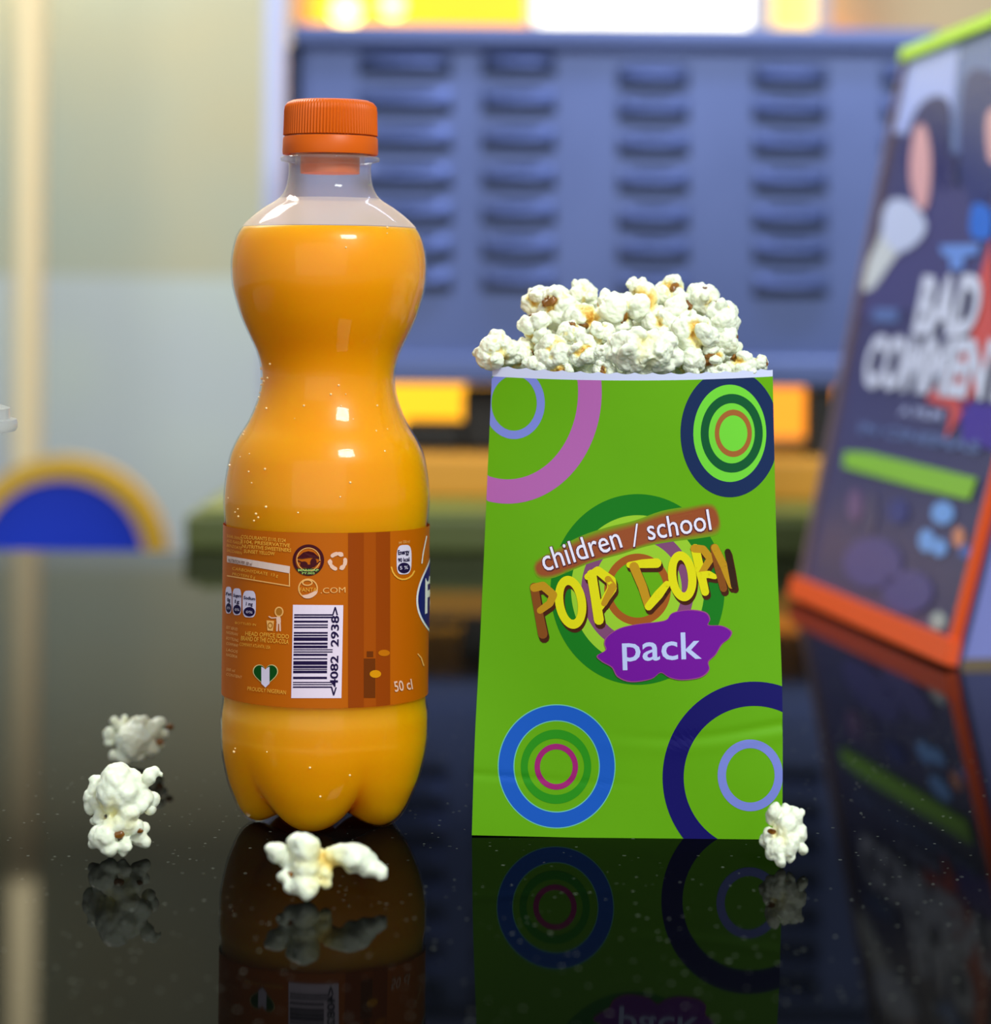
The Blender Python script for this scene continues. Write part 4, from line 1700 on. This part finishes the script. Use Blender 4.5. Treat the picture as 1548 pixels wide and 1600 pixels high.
def custom_popcorn(lobes_px, hulls_px, D, label, group, seed=0, disp=0.07, rest=True, vox=0.042, grow=1.12, tall=1.0):
    """lobes_px: (px, py, radius px, depth shift m)"""
    cs = [(P(x, y, D + dd), rr * D / F * grow) for x, y, rr, dd in lobes_px]
    c0 = sum((c for c, _ in cs), Vector()) / len(cs)
    R = max((c - c0).length + r for c, r in cs)
    r = random.Random(seed)
    lobes = []
    for c, rr in cs:
        k = rr / R
        lobes.append(((c - c0) / R, (k / tall ** 0.5 * r.uniform(0.94, 1.08), k * r.uniform(0.9, 1.15), k * tall * r.uniform(0.94, 1.06)), Euler((0, r.uniform(-.5, .5), 0)).to_quaternion()))
    me = lump('popcorn', lobes, vox, seed, disp, M_POP_PALE)
    o = bpy.data.objects.new('popcorn', me)
    o.location = c0
    o.scale = (R, R, R)
    if rest:
        zmin = min((v.co.z for v in me.vertices)) * R + c0.z
        o.location.z -= zmin - 0.0001
    link(o)
    tag(o, label, 'popcorn', group)
    if hulls_px:
        sp = []
        for x, y, rr, dd in hulls_px:
            c = P(x, y, D + dd)
            sp.append(((c - c0) / R, Vector((r.uniform(-.3, .3), -1, r.uniform(-.3, .3))).normalized(), rr * D / F / R))
        h = bpy.data.objects.new('hull', hull_mesh('hull', sp, seed))
        scene.collection.objects.link(h)
        h.parent = o
    return o


GL = 'loose popcorn on the counter'


def sc(pts, x0, y0, k):
    return [(x0 + x / k, y0 + y / k, r / k, dd) for x, y, r, dd in pts]


# in front of the bottle
custom_popcorn(sc([(455, 1190, 62, 0.0), (420, 1165, 35, 0.0), (520, 1225, 62, 0.001), (590, 1120, 62, -0.001), (640, 1140, 82, -0.002), (640, 1190, 85, -0.003), (690, 1130, 50, 0.0),
                   (640, 1280, 92, -0.002), (700, 1260, 75, 0.0), (505, 1335, 46, -0.002), (560, 1275, 55, 0.0), (545, 1400, 50, -0.003), (620, 1390, 70, -0.004), (650, 1440, 45, -0.005), (665, 1400, 55, -0.004),
                   (760, 1320, 62, -0.001), (770, 1385, 42, -0.002), (740, 1200, 42, 0.002),
                   (810, 1215, 66, 0.001), (870, 1205, 78, 0.0), (940, 1210, 88, 0.0), (1000, 1235, 75, 0.0), (925, 1270, 55, 0.0), (1045, 1240, 55, 0.001), (1070, 1290, 66, 0.0), (1110, 1310, 55, 0.0), (1030, 1310, 42, 0.0), (1140, 1330, 32, 0.0)],
                  320, 1050, 4.074), [(320 + 545 / 4.074, 1050 + 1328 / 4.074, 8, -0.0022), (320 + 730 / 4.074, 1050 + 1352 / 4.074, 5, -0.0025)],
               0.678, 'white popcorn pair, star piece joined to a long lobe, in front of the bottle', GL, 3, 0.07, vox=0.026, grow=1.02)
# beside the bag's lower right corner
custom_popcorn(sc([(1350, 625, 34, 0.0), (1330, 650, 26, 0.001), (1400, 640, 34, 0.001), (1440, 650, 38, 0.0), (1465, 632, 16, 0.0), (1400, 695, 56, -0.001), (1325, 740, 34, -0.001), (1305, 750, 22, 0.0), (1325, 770, 26, 0.0),
                   (1355, 785, 42, -0.003), (1372, 830, 28, -0.004), (1420, 775, 44, -0.003), (1425, 822, 24, -0.003), (1470, 785, 24, -0.001), (1485, 802, 12, 0.0), (1455, 715, 40, 0.0)],
                  730, 1050, 2.8145), [(730 + 1338 / 2.8145, 1050 + 712 / 2.8145, 7, -0.004)],
               0.722, 'white popcorn piece against the bag\'s lower right corner', GL, 8, 0.08, vox=0.032, grow=1.02, tall=1.35)
# upper left
custom_popcorn(sc([(520, 390, 150, -0.002), (560, 240, 75, 0.0), (615, 205, 38, 0.0), (345, 205, 42, 0.0), (395, 250, 50, 0.001), (310, 330, 52, 0.002), (300, 410, 34, 0.002), (345, 525, 42, -0.002), (440, 545, 62, -0.003),
                   (560, 510, 80, -0.002), (660, 460, 88, 0.0), (700, 290, 80, 0.001), (765, 225, 48, 0.002), (810, 330, 42, 0.002), (770, 425, 42, 0.003), (440, 195, 30, 0.004)],
                  120, 1090, 5.926), [(120 + 860 / 5.926, 1090 + 265 / 5.926, 7, 0.002), (120 + 762 / 5.926, 1090 + 405 / 5.926, 8, -0.0005), (120 + 628 / 5.926, 1090 + 345 / 5.926, 6, -0.001)],
               0.872, 'small white popcorn farther back in the pair left of the bottle', GL, 12, 0.08, vox=0.034, grow=1.10)
# lower left
custom_popcorn(sc([(390, 810, 165, 0.0), (330, 900, 150, -0.001), (430, 920, 150, -0.002), (300, 1010, 95, -0.001), (500, 780, 100, 0.001), (590, 830, 70, 0.001), (680, 760, 62, 0.0), (730, 710, 38, 0.0), (785, 740, 32, 0.0),
                   (200, 860, 90, 0.004), (220, 1000, 90, 0.003), (190, 800, 55, 0.004), (210, 1150, 70, 0.001), (600, 940, 90, 0.001), (520, 1220, 80, -0.001), (125, 930, 58, 0.004), (150, 1020, 66, 0.004), (150, 775, 42, 0.004), (112, 775, 22, 0.004), (690, 960, 58, 0.004), (660, 1060, 46, 0.003), (560, 1000, 90, -0.001), (480, 1080, 90, -0.003), (430, 1190, 95, -0.003),
                   (240, 1310, 112, -0.004), (300, 1220, 80, -0.003), (170, 1165, 42, 0.003), (180, 1360, 55, -0.002), (290, 1400, 78, -0.004), (450, 1390, 70, -0.004), (430, 1450, 36, -0.004), (560, 1310, 75, 0.001), (620, 1220, 50, 0.002), (610, 1350, 55, 0.001)],
                  120, 1090, 5.926), [(120 + 390 / 5.926, 1090 + 1290 / 5.926, 9, -0.0052), (120 + 580 / 5.926, 1090 + 1255 / 5.926, 6, -0.003), (120 + 655 / 5.926, 1090 + 950 / 5.926, 7, 0.001)],
               0.728, 'tall white popcorn cluster nearer in the pair left of the bottle', GL, 21, 0.08, vox=0.028, grow=1.10)

# heap in the bag's mouth
GB = 'popcorn heaped in the bag'
heap = [
    (776, 548, 33, 0.772, 0, 'pale popcorn hanging over the bag\'s left top corner'),
    (812, 556, 31, 0.777, 1, 'yellowish popcorn just right of the one over the left corner'),
    (842, 470, 27, 0.788, 2, 'popcorn with amber hull at the heap\'s upper left tip'),
    (872, 480, 38, 0.783, 3, 'large white popcorn near the heap\'s upper left'),
    (838, 510, 32, 0.777, 4, 'popcorn at the heap\'s left flank under the upper left tip'),
    (866, 550, 33, 0.767, 5, 'smooth white popcorn in the front row, left of the hooded one'),
    (912, 462, 27, 0.792, 6, 'white popcorn on the heap\'s left crest'),
    (914, 497, 32, 0.777, 7, 'popcorn with a dark brown kernel scar left of the heap\'s middle'),
    (910, 550, 27, 0.763, 8, 'hooded white popcorn in the front row left of middle'),
    (962, 488, 37, 0.781, 0, 'broad smooth white popcorn in the heap\'s middle'),
    (940, 524, 26, 0.772, 2, 'amber tinted popcorn below the heap\'s broad middle piece'),
    (1002, 477, 38, 0.783, 4, 'large white popcorn under the heap\'s top knob'),
    (996, 447, 17, 0.786, 6, 'small round popcorn knob at the heap\'s top centre'),
    (1048, 460, 32, 0.789, 1, 'white peaked popcorn on the heap\'s right crest'),
    (1060, 490, 33, 0.776, 3, 'long white popcorn below the heap\'s right peak'),
    (1096, 468, 28, 0.786, 5, 'white popcorn at the crest\'s right end'),
    (1122, 497, 36, 0.780, 7, 'yellowish waxy popcorn on the heap\'s right shoulder'),
    (1134, 532, 27, 0.777, 8, 'popcorn low on the heap\'s right slope'),
    (1086, 522, 36, 0.769, 2, 'popcorn showing brown hull right of the big front piece'),
    (1034, 508, 29, 0.774, 6, 'popcorn above the right end of the big front piece'),
    (1078, 568, 27, 0.763, 0, 'white popcorn at the rim right of the big front piece'),
    (1112, 562, 24, 0.767, 4, 'small popcorn at the rim right of middle, beside brown scraps'),
    (1158, 570, 26, 0.772, 1, 'flat white popcorn near the bag\'s right top corner'),
    (1188, 568, 16, 0.775, 3, 'smallest popcorn at the bag\'s right top corner'),
    (876, 578, 24, 0.763, 7, 'popcorn half sunk behind the rim left of middle'),
    (940, 552, 15, 0.764, 5, 'tiny round popcorn beside the big front piece'),
    (944, 580, 20, 0.761, 8, 'small popcorn sunk at the rim left of the big front piece'),
    (892, 522, 25, 0.771, 3, 'popcorn between the scarred piece and the front row'),
    (1002, 577, 27, 0.760, 6, 'popcorn peeping over the rim below the big front piece'),
    (838, 572, 24, 0.766, 2, 'popcorn low at the rim near the bag\'s left end'),
    (1120, 585, 22, 0.763, 5, 'popcorn low at the rim near the bag\'s right end'),
]
for k, (x, y, rr, D, var, lab) in enumerate(heap):
    sx = min(max((x - 769) / 438.0, 0.02), 0.98)
    if y + rr > 570 and k > 0:
        D = max(D, bag_depth(sx, 1.0) + rr * D / F * 0.95 + 0.001)
    place_popcorn(x, y, rr * 1.16, D, var, 40 + k * 3, lab, GB)
custom_popcorn([(962, 545, 17, 0.0), (972, 530, 17, 0), (985, 545, 23, -0.002), (995, 525, 15, -0.001), (1002, 548, 18, -0.001), (1018, 528, 13, 0), (1030, 552, 22, -0.003), (1040, 535, 18, -0.001), (1014, 555, 16, -0.003), (1052, 555, 16, 0), (1035, 565, 18, 0), (975, 562, 18, 0), (1000, 562, 20, 0)],
               None, 0.762, 'biggest white popcorn lying long across the middle of the front row', GB, 31, 0.17, rest=False, vox=0.032, grow=1.02)
for (x, y, rr, D) in ((850, 540, 34, 0.795), (900, 525, 38, 0.797), (955, 525, 40, 0.799), (1010, 520, 40, 0.799), (1065, 520, 40, 0.797), (1110, 540, 36, 0.795), (1150, 575, 26, 0.793), (800, 580, 28, 0.79),
                     (825, 572, 30, 0.786), (870, 575, 30, 0.783), (915, 575, 30, 0.781), (960, 578, 30, 0.780), (1005, 578, 30, 0.780), (1050, 578, 30, 0.781), (1095, 578, 30, 0.783), (1140, 578, 28, 0.787),
                     (880, 490, 30, 0.803), (940, 480, 32, 0.805), (1030, 480, 34, 0.805), (1080, 485, 30, 0.803)):
    place_popcorn(x, y, rr, D, int(x) % 9, int(x * 7 + y), 'popcorn buried deep in the heap, mostly hidden behind the pieces in front', GB)
